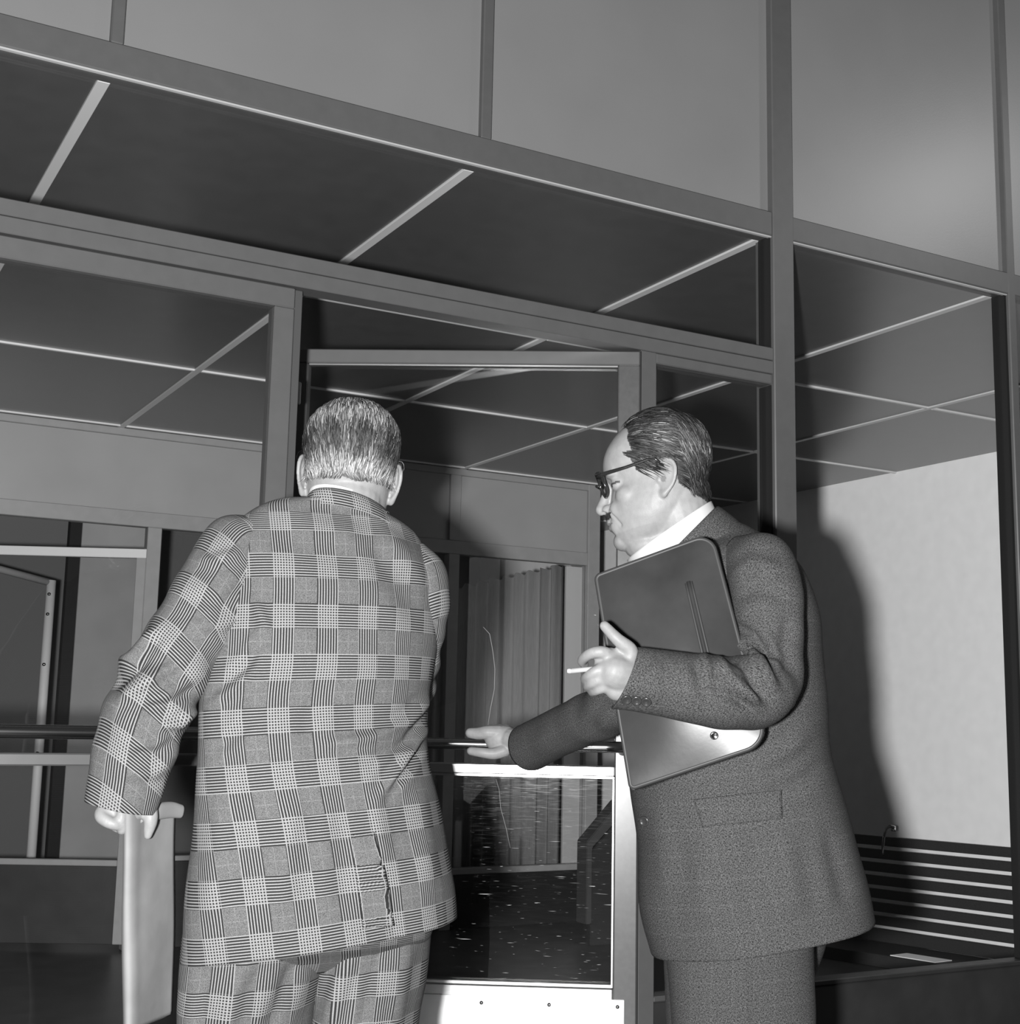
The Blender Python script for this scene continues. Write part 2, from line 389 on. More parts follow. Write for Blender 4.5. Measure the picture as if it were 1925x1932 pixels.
# ---- curtain and pale pier behind the inner window
def curtain(x0, x1, y, z0, z1, folds, amp, slope):
    n = 160; v = []; f = []
    for k in range(n+1):
        t = k/n; a = t*folds*2*math.pi
        x = x0+(x1-x0)*t; yy = y+amp*math.sin(a+0.6*math.sin(a*0.37))*(0.7+0.3*math.sin(a*0.21))
        top = z1+slope*t+0.012*math.sin(a)
        for dy in (0.0, 0.004):
            v += [(x, yy+dy, z0), (x, yy+dy, top)]
    for k in range(n):
        a = 4*k; b = a+4
        f += [(a, b, b+1, a+1), (a+2, a+3, b+3, b+2), (a+1, b+1, b+3, a+3), (a, a+2, b+2, b)]
    f += [(0, 1, 3, 2), (4*n, 4*n+2, 4*n+3, 4*n+1)]
    return mesh_py('curtain', v, f)
cu = link('curtain', curtain(3.30, 4.34, 7.08, 0.0, 1.845, 12, 0.03, 0.265), M_CURT, smooth=True)
tag(cu, 'grey pleated curtain hanging behind the inner window', 'curtain')
tr1 = box('trim_1', 4.248, 4.362, 6.895, 6.915, 0.10, 2.08, mat('pale_pier', 0.42, 0.7), bev=0.002); tag(tr1, kind='structure')

# ---- things beyond the inner door (seen through two layers of glass)
pp = box('trim_2', *(plY(152, 1300, 9.3)[0]-0.06, plY(262, 1300, 9.3)[0]+0.1), 9.3, 9.42, 0.0, 2.56, mat('pale_partition', 0.30, 0.7, var=0.1, vscale=4), bev=0.003)
tag(pp, kind='structure')
pk = box('dark_backing', plY(112, 1300, 9.3)[0], plY(152, 1300, 9.3)[0]-0.06, 9.32, 9.40, 0.0, 2.56, M_BLACK, bev=0.003); tag(pk, kind='structure')  # added black panel; keeps the gap beside the pale partition dark
a_, b_ = plY(97, 1095, 8.4), plY(68, 1600, 8.4)
pole = empty('display_post', (a_[0], 8.4, 0), 'slim bright metal post standing beyond the left door glass', 'post')
tube('shaft', [(a_[0]-0.0, 8.4, 0.0), (a_[0]-0.0, 8.4, 1.0), (a_[0], 8.4, a_[2])], 0.028, M_BAR, pole, seg=14)
for z in (0.9, 1.05, 1.42, 1.72, 1.84):
    bm = bmesh.new(); bmesh.ops.create_uvsphere(bm, u_segments=10, v_segments=6, radius=0.011, matrix=Matrix.Translation((a_[0]-0.012, 8.374, z)))
    link('screw', bm_mesh('screw', bm), M_STEEL, pole, smooth=True)
tube('arm', [(a_[0], 8.4, a_[2]-0.015), (a_[0]-0.35, 8.35, a_[2]+0.05), (a_[0]-0.9, 8.3, a_[2]+0.10)], 0.022, M_INF, pole, seg=10)

# ---- slatted bench along the right wall
B0 = np.array([5.52, 4.15, 0.0]); B1 = np.array([5.16, 5.62, 0.0])
BU = (B1-B0); BL = np.linalg.norm(BU); BU /= BL; BV = np.array([-BU[1], BU[0], 0.0])
if BV[0] < 0: BV = -BV
be = empty('slatted_bench', tuple((B0+B1)/2), 'low dark wooden bench with a horizontal slat back along the pale wall', 'bench')
zt = 0.590
for k in range(8):
    box('slat', 0, BL, 0, 0.018, zt-k*0.0672-(0.048 if k < 7 else 0.064), zt-k*0.0672, M_WOOD, be, 0.003, B0, BU, BV)
for u in (0.03, BL-0.03):
    box('back_post', u-0.02, u+0.02, 0.018, 0.045, 0.0, 0.585, M_WOOD, be, 0.002, B0, BU, BV)
box('seat', 0, BL, -0.36, 0.0, 0.03, 0.055, M_WOOD, be, 0.003, B0, BU, BV)
box('seat_rail', 0, BL, -0.38, -0.36, 0.0, 0.06, M_WOOD, be, 0.003, B0, BU, BV)
# a bright hook over the back
hk = [px(1665, 1612, 6.62), px(1668, 1580, 6.62), px(1673, 1563, 6.62), px(1680, 1559, 6.62), px(1688, 1561, 6.61), px(1688, 1566, 6.60), px(1682, 1566, 6.60)]
o = tube('coat_hook', hk, [0.007, 0.007, 0.008, 0.009, 0.009, 0.009, 0.006], M_STEEL, seg=8)
tag(o, 'small bright metal hook on top of the slat bench back', 'hook')
# paper lying on the seat
bm = bmesh.new()
pc = [B0+BU*0.72-BV*0.34, B0+BU*0.96-BV*0.34, B0+BU*0.94-BV*0.22, B0+BU*0.70-BV*0.22]
bm_hexa(bm, [p+ZU*0.056 for p in pc]+[p+ZU*0.060 for p in pc])
bmesh.ops.recalc_face_normals(bm, faces=bm.faces)
o = link('paper_sheet', bm_mesh('paper_sheet', bm), M_PAPER); tag(o, 'white paper sheet lying on the dark bench seat', 'paper')

# ---- dark bench end seen through the open leaf
e_ = [plY(1172, 1518, 6.1), plY(1108, 1588, 6.1), plY(1104, 1840, 6.1), plY(1118, 1880, 6.1), plY(1240, 1900, 6.1), plY(1240, 1500, 6.1)]
def prism(name, pts, thick, m, parent=None, dirv=(0, 1, 0), bev=0.004):
    bm = bmesh.new(); d = np.asarray(dirv, float)*thick
    a = [bm.verts.new(tuple(map(float, p))) for p in pts]; b = [bm.verts.new(tuple(map(float, np.asarray(p)+d))) for p in pts]
    n = len(pts)
    bm.faces.new(a); bm.faces.new(b[::-1])
    for i in range(n): bm.faces.new((a[i], b[i], b[(i+1) % n], a[(i+1) % n]))
    bmesh.ops.recalc_face_normals(bm, faces=bm.faces)
    if bev: bmesh.ops.bevel(bm, geom=list(bm.edges), offset=bev, segments=2, affect='EDGES')
    return link(name, bm_mesh(name, bm), m, parent)
st = empty('settle', (e_[2][0]+0.15, 6.1, 0.0), 'dark settle with a sloping armrest standing beyond the open door', 'bench')
e_f = [p.copy() for p in e_]
for i in (3, 4): e_f[i] = np.array([e_[i][0], 6.1, 0.0])
e_f[2] = np.array([e_[2][0], 6.1, 0.0]); del e_f[3]
prism('end_panel', [e_f[0]-[0, 0, .06], e_f[1]-[0, 0, .05]+[0.03, 0, 0], e_f[2]+[0.03, 0, 0], e_f[3], e_f[4]-[0, 0, .06]], 0.03, M_WOOD, st)
prism('armrest', [e_f[4]+[0, 0, .02], e_f[0]+[0, 0, .02], e_f[1], e_f[1]+[0, 0, -.42]-[0.0, 0, 0], e_f[1]+[0.035, 0, -.42], e_f[1]+[0.035, 0, -.03], e_f[0]+[0.005, 0, -.055], e_f[4]+[0, 0, -.055]], 0.10, M_FRAME_D, st)
# ================================================================== PEOPLE: tools
from mathutils.bvhtree import BVHTree

def attr_mat(name, rough=0.5, spec=0.4, bump=0.0, bscale=400.0, sss=0.0):
    m = bpy.data.materials.new(name); m.use_nodes = True
    nt = m.node_tree; b = nt.nodes['Principled BSDF']
    at = nt.nodes.new('ShaderNodeAttribute'); at.attribute_name = 'tone'
    tc = nt.nodes.new('ShaderNodeTexCoord')
    n = nt.nodes.new('ShaderNodeTexNoise'); n.inputs['Scale'].default_value = 70; n.inputs['Detail'].default_value = 6
    nt.links.new(tc.outputs['Object'], n.inputs['Vector'])
    r = nt.nodes.new('ShaderNodeMapRange'); r.inputs['From Min'].default_value = 0.3; r.inputs['From Max'].default_value = 0.7
    r.inputs['To Min'].default_value = 0.90; r.inputs['To Max'].default_value = 1.08
    nt.links.new(n.outputs['Fac'], r.inputs['Value'])
    mu = nt.nodes.new('ShaderNodeMath'); mu.operation = 'MULTIPLY'
    nt.links.new(at.outputs['Fac'], mu.inputs[0]); nt.links.new(r.outputs['Result'], mu.inputs[1])
    nt.links.new(mu.outputs['Value'], b.inputs['Base Color'])
    b.inputs['Roughness'].default_value = rough; b.inputs['Specular IOR Level'].default_value = spec
    if bump:
        n2 = nt.nodes.new('ShaderNodeTexNoise'); n2.inputs['Scale'].default_value = bscale; n2.inputs['Detail'].default_value = 3
        nt.links.new(tc.outputs['Object'], n2.inputs['Vector'])
        bp = nt.nodes.new('ShaderNodeBump'); bp.inputs['Strength'].default_value = bump; bp.inputs['Distance'].default_value = 0.001
        nt.links.new(n2.outputs['Fac'], bp.inputs['Height']); nt.links.new(bp.outputs['Normal'], b.inputs['Normal'])
    return m
M_SKIN = attr_mat('skin', 0.5, 0.35, bump=0.25, bscale=500)
M_HAIR = attr_mat('hair', 0.45, 0.25)

def M_(nt, op, a, b=None, c=None):
    n = nt.nodes.new('ShaderNodeMath'); n.operation = op
    for k, s in enumerate((a, b, c)):
        if s is None: continue
        if isinstance(s, (int, float)): n.inputs[k].default_value = s
        else: nt.links.new(s, n.inputs[k])
    return n.outputs['Value']

def glen_plaid(name, P=0.074, p=0.0047, dark=0.024, light=0.25, mid=0.105, ox=0.0, oy=0.0):
    """woven check: bands of fine lines crossing in dots, plain mottled squares between"""
    m = bpy.data.materials.new(name); m.use_nodes = True
    nt = m.node_tree; b = nt.nodes['Principled BSDF']
    b.inputs['Roughness'].default_value = 0.9; b.inputs['Specular IOR Level'].default_value = 0.12
    uv = nt.nodes.new('ShaderNodeUVMap'); sp = nt.nodes.new('ShaderNodeSeparateXYZ')
    nt.links.new(uv.outputs['UV'], sp.inputs[0])
    tc = nt.nodes.new('ShaderNodeTexCoord')
    ns = nt.nodes.new('ShaderNodeTexNoise'); ns.inputs['Scale'].default_value = 900; ns.inputs['Detail'].default_value = 2
    nt.links.new(tc.outputs['Object'], ns.inputs['Vector'])
    mot = nt.nodes.new('ShaderNodeMapRange'); mot.inputs['From Min'].default_value = 0.35; mot.inputs['From Max'].default_value = 0.65
    mot.inputs['To Min'].default_value = mid*0.55; mot.inputs['To Max'].default_value = mid*1.6
    nt.links.new(ns.outputs['Fac'], mot.inputs['Value'])
    ban, lin = [], []
    for k, (out, off, PP) in enumerate(((sp.outputs['X'], ox, P), (sp.outputs['Y'], oy, P*1.18))):
        t = M_(nt, 'FRACT', M_(nt, 'MULTIPLY_ADD', out, 1.0/PP, off+10.0))
        ban.append(M_(nt, 'LESS_THAN', t, 0.5))
        s = M_(nt, 'FRACT', M_(nt, 'MULTIPLY_ADD', out, 1.0/p, 50.0))
        w = M_(nt, 'ABSOLUTE', M_(nt, 'SUBTRACT', s, 0.5))
        mr = nt.nodes.new('ShaderNodeMapRange'); mr.inputs['From Min'].default_value = 0.23; mr.inputs['From Max'].default_value = 0.35
        nt.links.new(w, mr.inputs['Value']); lin.append(mr.outputs['Result'])
    ba, bb = ban; la, lb_ = lin
    sa = M_(nt, 'MULTIPLY', ba, la); sb = M_(nt, 'MULTIPLY', bb, lb_)
    any_band = M_(nt, 'MAXIMUM', ba, bb)
    lines = M_(nt, 'MAXIMUM', sa, sb)
    lv = M_(nt, 'MULTIPLY_ADD', lines, light-dark, dark)
    inv = M_(nt, 'SUBTRACT', 1.0, any_band)
    # a single pale over-line in the middle of the plain squares
    pale = None
    for out, off, PP in ((sp.outputs['X'], ox, P), (sp.outputs['Y'], oy, P*1.18)):
        t = M_(nt, 'FRACT', M_(nt, 'MULTIPLY_ADD', out, 1.0/PP, off+10.0))
        q = M_(nt, 'LESS_THAN', M_(nt, 'ABSOLUTE', M_(nt, 'SUBTRACT', t, 0.75)), 0.010)
        pale = q if pale is None else M_(nt, 'MAXIMUM', pale, q)
    plain = M_(nt, 'MULTIPLY_ADD', pale, mid*0.28, mot.outputs['Result'])
    fuzz = nt.nodes.new('ShaderNodeMapRange'); fuzz.inputs['From Min'].default_value = 0.3; fuzz.inputs['From Max'].default_value = 0.7
    fuzz.inputs['To Min'].default_value = 0.8; fuzz.inputs['To Max'].default_value = 1.2
    nt.links.new(ns.outputs['Fac'], fuzz.inputs['Value'])
    v = M_(nt, 'ADD', M_(nt, 'MULTIPLY', M_(nt, 'MULTIPLY', lv, any_band), fuzz.outputs['Result']), M_(nt, 'MULTIPLY', plain, inv))
    nt.links.new(v, b.inputs['Base Color'])
    bp = nt.nodes.new('ShaderNodeBump'); bp.inputs['Strength'].default_value = 0.15; bp.inputs['Distance'].default_value = 0.001
    nt.links.new(ns.outputs['Fac'], bp.inputs['Height']); nt.links.new(bp.outputs['Normal'], b.inputs['Normal'])
    return m

def tweed(name, base=0.055, var=0.75):
    m = bpy.data.materials.new(name); m.use_nodes = True
    nt = m.node_tree; b = nt.nodes['Principled BSDF']
    b.inputs['Roughness'].default_value = 0.9; b.inputs['Specular IOR Level'].default_value = 0.12
    uv = nt.nodes.new('ShaderNodeUVMap'); acc = None
    for sc in ((480, 1700, 1), (1700, 480, 1), (1050, 1050, 1)):
        mp = nt.nodes.new('ShaderNodeMapping'); mp.inputs['Scale'].default_value = sc
        nt.links.new(uv.outputs['UV'], mp.inputs['Vector'])
        n = nt.nodes.new('ShaderNodeTexNoise'); n.inputs['Scale'].default_value = 0.55; n.inputs['Detail'].default_value = 1
        nt.links.new(mp.outputs['Vector'], n.inputs['Vector'])
        acc = n.outputs['Fac'] if acc is None else M_(nt, 'ADD', acc, n.outputs['Fac'])
    sp = nt.nodes.new('ShaderNodeSeparateXYZ'); nt.links.new(uv.outputs['UV'], sp.inputs[0])
    chk = M_(nt, 'ADD', M_(nt, 'LESS_THAN', M_(nt, 'FRACT', M_(nt, 'MULTIPLY_ADD', sp.outputs['X'], 26, 20.0)), 0.10),
             M_(nt, 'LESS_THAN', M_(nt, 'FRACT', M_(nt, 'MULTIPLY_ADD', sp.outputs['Y'], 22, 20.0)), 0.10))
    r = nt.nodes.new('ShaderNodeMapRange'); r.inputs['From Min'].default_value = 1.2; r.inputs['From Max'].default_value = 1.8
    r.inputs['To Min'].default_value = base*(1-var); r.inputs['To Max'].default_value = base*(1+var*1.3)
    nt.links.new(acc, r.inputs['Value'])
    v = M_(nt, 'MULTIPLY', r.outputs['Result'], M_(nt, 'MULTIPLY_ADD', chk, 0.10, 1.0))
    nt.links.new(v, b.inputs['Base Color'])
    bp = nt.nodes.new('ShaderNodeBump'); bp.inputs['Strength'].default_value = 0.2; bp.inputs['Distance'].default_value = 0.001
    nt.links.new(acc, bp.inputs['Height']); nt.links.new(bp.outputs['Normal'], b.inputs['Normal'])
    return m

# ---- closed primitives collected for a voxel union
class Blob:
    def __init__(s): s.v = []; s.f = []; s.n = 0
    def add(s, v, f):
        s.v.append(np.asarray(v, float)); s.f += [tuple(i+s.n for i in q) for q in f]; s.n += len(v)
    def chain(s, pts, rad, seg=14, sub=None):
        """rounded tapered chain with round ends"""
        pts = np.asarray(pts, float); rad = np.asarray(rad, float)
        if len(pts) > 2 or sub:
            n = sub or (len(pts)-1)*5+1
            q = crom(np.hstack([pts, rad[:, None]]), n); pts, rad = q[:, :3], q[:, 3]
        T, N, B = frame_pt(pts)
        th = np.arange(seg)*2*math.pi/seg; circ = np.cos(th)[:, None], np.sin(th)[:, None]
        rings = []
        for k in (0.98, 0.8, 0.45):
            rings.append(pts[0]-T[0]*rad[0]*k + rad[0]*math.sqrt(1-k*k)*(circ[0]*N[0]+circ[1]*B[0]))
        for i in range(len(pts)): rings.append(pts[i]+rad[i]*(circ[0]*N[i]+circ[1]*B[i]))
        for k in (0.45, 0.8, 0.98):
            rings.append(pts[-1]+T[-1]*rad[-1]*k + rad[-1]*math.sqrt(1-k*k)*(circ[0]*N[-1]+circ[1]*B[-1]))
        s.rings(rings)
    def rings(s, rings):
        m = len(rings[0]); v = np.vstack(rings); k = len(rings)
        f = [(i*m+j, i*m+(j+1) % m, (i+1)*m+(j+1) % m, (i+1)*m+j) for i in range(k-1) for j in range(m)]
        f += [tuple(range(m))[::-1], tuple(range((k-1)*m, k*m))]
        s.add(v, f)
    def ell(s, c, R, rad, n=14):
        """ellipsoid: R rows are its axes"""
        R = np.asarray(R, float); c = np.asarray(c, float); rr = []
        for a in np.linspace(-math.pi/2*0.96, math.pi/2*0.96, n):
            th = np.arange(n+2)*2*math.pi/(n+2)
            L = np.stack([rad[0]*math.cos(a)*np.cos(th), rad[1]*math.cos(a)*np.sin(th), np.full(n+2, rad[2]*math.sin(a))], 1)
            rr.append(c+L@R)
        s.rings(rr)
    def remesh(s, name, voxel, smooth=3):
        me = mesh_py(name+'_raw', np.vstack(s.v), s.f)
        bm = bmesh.new(); bm.from_mesh(me); bmesh.ops.recalc_face_normals(bm, faces=bm.faces); bm.to_mesh(me); bm.free()
        o = bpy.data.objects.new(name, me); COL.objects.link(o)
        r = o.modifiers.new('r', 'REMESH'); r.mode = 'VOXEL'; r.voxel_size = voxel; r.adaptivity = 0.0
        sm = o.modifiers.new('s', 'SMOOTH'); sm.factor = 0.5; sm.iterations = smooth
        dg = bpy.context.evaluated_depsgraph_get()
        out = bpy.data.meshes.new_from_object(o.evaluated_get(dg)); out.name = name
        bpy.data.objects.remove(o, do_unlink=True); bpy.data.meshes.remove(me)
        return out
def me_co(me):
    a = np.empty(len(me.vertices)*3); me.vertices.foreach_get('co', a); return a.reshape(-1, 3)
def set_tone(me, t):
    at = me.attributes.new('tone', 'FLOAT', 'POINT'); at.data.foreach_set('value', np.asarray(t, np.float32))

# ---- cloth lofts
def creases(V, Nn, lst):
    """ridge (+) or valley (-) folds laid along short polylines on the side that faces the lens"""
    x, y, d = to_px(V); view = (V-CAMP); view /= np.linalg.norm(view, axis=1)[:, None]
    face = np.clip(-(Nn*view).sum(1)*3+0.3, 0, 1)
    disp = np.zeros(len(V))
    for pts, w, amp in lst:
        pts = np.asarray(pts, float); best = np.full(len(V), 1e9); tt = np.zeros(len(V)); L = 0
        seg = np.linalg.norm(np.diff(pts, axis=0), axis=1); tot = seg.sum()
        for k in range(len(pts)-1):
            a = pts[k]; b = pts[k+1]; ab = b-a
            t = np.clip(((x-a[0])*ab[0]+(y-a[1])*ab[1])/(ab@ab), 0, 1)
            dd = np.hypot(x-a[0]-t*ab[0], y-a[1]-t*ab[1]); m = dd < best
            best[m] = dd[m]; tt[m] = (L+t[m]*seg[k])/tot; L += seg[k]
        env = np.clip(np.sin(np.pi*np.clip(tt, 0.04, 0.96))*1.6, 0, 1)
        q = best/w
        prof = np.exp(-q*q) - 0.35*np.exp(-((q-2.0)/0.9)**2)
        disp += amp*prof*env
    return V + Nn*(disp*face)[:, None]
def grid_normals(V, nv, nu):
    G = V.reshape(nv, nu, 3)
    du = np.roll(G, -1, 1)-np.roll(G, 1, 1); dv = np.gradient(G, axis=0)
    N = np.cross(du, dv); N /= np.linalg.norm(N, axis=2)[..., None]+1e-12
    return N.reshape(-1, 3)
def loft(rows, nv, nu, expo=2.3, theta_c=None, crease=(), thick=0.004, uvs=1.0, wave=None, capb=False, capt=False):
    """rows: [cx,cy,cz, ax,ay,az, bx,by,bz] -> grid V, faces, uv (metres)"""
    R = crom(rows, nv)
    th = np.arange(nu)*2*math.pi/nu
    e = 2.0/expo
    c = np.sign(np.cos(th))*np.abs(np.cos(th))**e; s = np.sign(np.sin(th))*np.abs(np.sin(th))**e
    G = R[:, None, 0:3]+R[:, None, 3:6]*c[None, :, None]+R[:, None, 6:9]*s[None, :, None]
    V = G.reshape(-1, 3)
    N = grid_normals(V, nv, nu)
    cen = np.repeat(R[:, 0:3], nu, 0)
    if ((V-cen)*N).sum() < 0: N = -N
    if wave is not None: V = V+N*wave(V, np.repeat(np.linspace(0, 1, nv), nu), np.tile(th, nv))[:, None]
    if crease:
        N = grid_normals(V, nv, nu)
        if ((V-cen)*N).sum() < 0: N = -N
        V = creases(V, N, crease)
    G0 = G
    seg = np.linalg.norm(np.roll(G0, -1, 1)-G0, axis=2)              # arc length around each ring
    cum = np.concatenate([np.zeros((nv, 1)), np.cumsum(seg, 1)], 1)  # nu+1 columns
    tc = np.zeros(nv) if theta_c is None else np.interp(np.linspace(0, 1, nv), np.linspace(0, 1, len(theta_c)), theta_c)
    j = (tc % (2*math.pi))/(2*math.pi)*nu
    j0 = np.floor(j).astype(int) % nu; fr = j-np.floor(j)
    u0 = cum[np.arange(nv), j0]*(1-fr)+cum[np.arange(nv), j0+1]*fr
    U = cum-u0[:, None]
    tot = cum[:, -1:]
    Uw = U - tot*np.round(U/tot)                                     # wrapped to +-half
    dv = np.linalg.norm(np.diff(G0, axis=0), axis=2)
    Vv = np.concatenate([np.zeros((1, nu)), np.cumsum(dv, 0)], 0)
    Vv = 0.5*Vv+0.5*Vv.mean(1, keepdims=True)
    F = []; UV = []
    for i in range(nv-1):
        for k in range(nu):
            k2 = (k+1) % nu
            F.append((i*nu+k, i*nu+k2, (i+1)*nu+k2, (i+1)*nu+k))
            a, b_, c_, d_ = Uw[i, k], Uw[i, k]+(U[i, k+1]-U[i, k]), Uw[i+1, k]+(U[i+1, k+1]-U[i+1, k]), Uw[i+1, k]
            if abs(d_-a) > 0.2: d_ = a; c_ = b_
            UV += [(a*uvs, Vv[i, k]*uvs), (b_*uvs, Vv[i, k2]*uvs), (c_*uvs, Vv[i+1, k2]*uvs), (d_*uvs, Vv[i+1, k]*uvs)]
    if capb:
        F.append(tuple(range(nu))[::-1]); UV += [(0, 0)]*nu
    if capt:
        F.append(tuple(range((nv-1)*nu, nv*nu))); UV += [(0, 0)]*nu
    return V, F, UV
def cloth(name, parts, m, parent, thick=0.0):
    """several lofted grids joined as one garment"""
    VV = []; FF = []; UU = []; n = 0
    for V, F, U in parts:
        VV.append(V); FF += [tuple(i+n for i in q) for q in F]; UU += U; n += len(V)
    me = mesh_py(name, np.vstack(VV), FF)
    uv = me.uv_layers.new(name='UVMap'); uv.data.foreach_set('uv', np.asarray(UU, np.float32).ravel())
    o = link(name, me, m, parent, smooth=True)
    if thick:
        s = o.modifiers.new('thickness', 'SOLIDIFY'); s.thickness = thick; s.offset = -1
    return o
def rowLR(xl, yl, xr, yr, dl, dr, b, fwd=None, lift=0.0):
    """ring through its left and right outline pixels (with their depths), b metres deep; lift tips the ring"""
    L = px(xl, yl, dl); R_ = px(xr, yr, dr); c = (L+R_)/2; a = (R_-L)/2
    f = FH if fwd is None else fwd
    return np.concatenate([c, a, f*b+ZU*lift])
def path_rows(pts, ra, rb=None, up=None):
    """rings square to a path; pts world, ra radius, rb second radius"""
    pts = np.asarray(pts, float); ra = np.asarray(ra, float); rb = ra if rb is None else np.asarray(rb, float)
    T, N, B = frame_pt(pts)
    if up is not None:
        up = np.asarray(up, float)
        N = up[None]-T*(T@up)[:, None]; N /= np.linalg.norm(N, axis=1)[:, None]; B = np.cross(T, N)
    return np.hstack([pts, N*ra[:, None], B*rb[:, None]])

# ---- head: local frame x face, y left, z up, origin at the ear canal height of the skull base
HEAD_T = np.array([
    # z,     front,  back,  half width
    (-0.004, 0.074, 0.030, 0.020), (0.006, 0.089, 0.012, 0.034), (0.020, 0.099, 0.000, 0.046), (0.035, 0.100, -0.014, 0.054),
    (0.050, 0.100, -0.032, 0.060), (0.065, 0.101, -0.052, 0.064), (0.080, 0.098, -0.070, 0.067), (0.100, 0.090, -0.084, 0.070),
    (0.118, 0.085, -0.093, 0.072), (0.135, 0.093, -0.099, 0.0745), (0.152, 0.094, -0.102, 0.0765), (0.172, 0.089, -0.102, 0.0775),
    (0.190, 0.078, -0.097, 0.0735), (0.207, 0.061, -0.085, 0.0635), (0.221, 0.040, -0.067, 0.0500), (0.233, 0.016, -0.046, 0.0330), (0.2405, -0.010, -0.024, 0.0110)])
class Frame:
    def __init__(s, O, fwd, up, scale=1.0):
        f = np.asarray(fwd, float); f = f/np.linalg.norm(f); u = np.asarray(up, float); u = u-f*(u@f); u /= np.linalg.norm(u)
        s.R = np.stack([f, np.cross(u, f), u]); s.O = np.asarray(O, float); s.k = scale
    def w(s, p): return s.O+(np.asarray(p, float)*s.k)@s.R
    def l(s, P): return ((np.asarray(P)-s.O)@s.R.T)/s.k
def make_head(bl, F, heavy=0.0, face=True):
    k = F.k; R = F.R
    T = crom(HEAD_T, 60); n = 48; th = np.arange(n)*2*math.pi/n; rr = []
    for z, xf, xb, hw in T:
        hw = hw*(1+heavy*0.17*math.exp(-((z-0.040)/0.045)**2)); xb = xb-heavy*0.030*math.exp(-((z-0.035)/0.03)**2)
        xc = (xf+xb)/2; a = (xf-xb)/2; e = 2/2.25
        c = np.sign(np.cos(th))*np.abs(np.cos(th))**e; s = np.sign(np.sin(th))*np.abs(np.sin(th))**e
        taper = 1-0.16*np.clip(c, 0, 1)*(z < 0.14)
        rr.append(F.w(np.stack([xc+a*c, hw*s*taper, np.full(n, z)], 1)))
    bl.rings(rr)
    def E(p, r, rot=None):
        bl.ell(F.w(p), R if rot is None else rot@R, np.asarray(r)*k)
    if face:
        bl.chain([F.w(p) for p in ((0.088, 0, 0.130), (0.097, 0, 0.110), (0.1070, 0, 0.093), (0.1115, 0, 0.0845))], np.array([0.007, 0.008, 0.010, 0.0122])*k)
        for s in (1, -1):
            E((0.098, 0.0125*s, 0.080), (0.0130, 0.0075, 0.0088))
            E((0.0715, 0.032*s, 0.117), (0.0135, 0.016, 0.0125))                 # eyeball under the lids
            E((0.078, 0.032*s, 0.136), (0.0125, 0.022, 0.0065))                  # brow
            E((0.056, 0.038*s, 0.092), (0.026, 0.024, 0.022))                    # cheek
            E((0.080, 0.024*s, 0.068), (0.019, 0.018, 0.024))                    # muzzle
        for s in (1, -1): E((0.084, 0.016*s, 0.046), (0.019, 0.020, 0.024))
        E((0.097, 0, 0.0665), (0.0120, 0.024, 0.013))                            # upper lip mass
        E((0.1015, 0, 0.0560), (0.0072, 0.022, 0.0058))
        E((0.0985, 0, 0.0450), (0.0085, 0.022, 0.0072))
        E((0.088, 0, 0.018), (0.0165, 0.026, 0.0175))                            # chin
        E((0.045, 0, 0.006-0.004*heavy), (0.042, 0.044, 0.020+0.006*heavy))      # under the chin
    for s in (1, -1):                                                            # ears
        o = np.array([-0.004, 0.0725*s, 0.104])
        a = math.radians(24)
        ex = np.array([-math.cos(a), math.sin(a)*s, 0.0]); ez = np.array([-0.20, 0.03*s, 0.98]); ez /= np.linalg.norm(ez)
        ex -= ez*(ex@ez); ex /= np.linalg.norm(ex); ey = np.cross(ez, ex)
        q = lambda u, w, h=0.0: F.w(o+ex*u+ez*w+ey*h)
        Re = np.stack([ex, ey, ez])@R
        bl.ell(q(0.013, 0.002), Re, np.array([0.0155, 0.0036, 0.029])*k)
        hel = [q(0.000, 0.006), q(0.002, 0.020), q(0.010, 0.031), q(0.021, 0.031), q(0.0295, 0.021), q(0.031, 0.006), q(0.027, -0.009), q(0.019, -0.020), q(0.009, -0.029)]
        bl.chain(hel, np.array([0.003, 0.0036, 0.0038, 0.0038, 0.0038, 0.0036, 0.0034, 0.004, 0.006])*k, seg=10)
        bl.chain([q(0.010, 0.020, 0.003*s), q(0.019, 0.012, 0.003*s), q(0.020, -0.003, 0.003*s), q(0.013, -0.014, 0.002*s)], np.array([0.0028, 0.003, 0.003, 0.0032])*k, seg=8)
        bl.ell(q(0.007, -0.028), Re, np.array([0.0085, 0.0042, 0.0085])*k)
        bl.ell(q(-0.001, -0.004), Re, np.array([0.005, 0.0055, 0.0065])*k)
def relax(me, co, w, it):
    """Laplacian smoothing weighted per vertex"""
    e = np.empty(len(me.edges)*2, np.int64); me.edges.foreach_get('vertices', e); e = e.reshape(-1, 2)
    keep = (w[e[:, 0]] > 0) | (w[e[:, 1]] > 0); e = e[keep]
    cnt = np.bincount(e.ravel(), minlength=len(co))[:, None]; cnt[cnt == 0] = 1
    for _ in range(it):
        s = np.zeros_like(co)
        for k in range(3):
            s[:, k] = np.bincount(e[:, 0], co[e[:, 1], k], len(co))+np.bincount(e[:, 1], co[e[:, 0], k], len(co))
        co = co+(s/cnt-co)*(w[:, None]*0.6)*(cnt > 2)
    return co
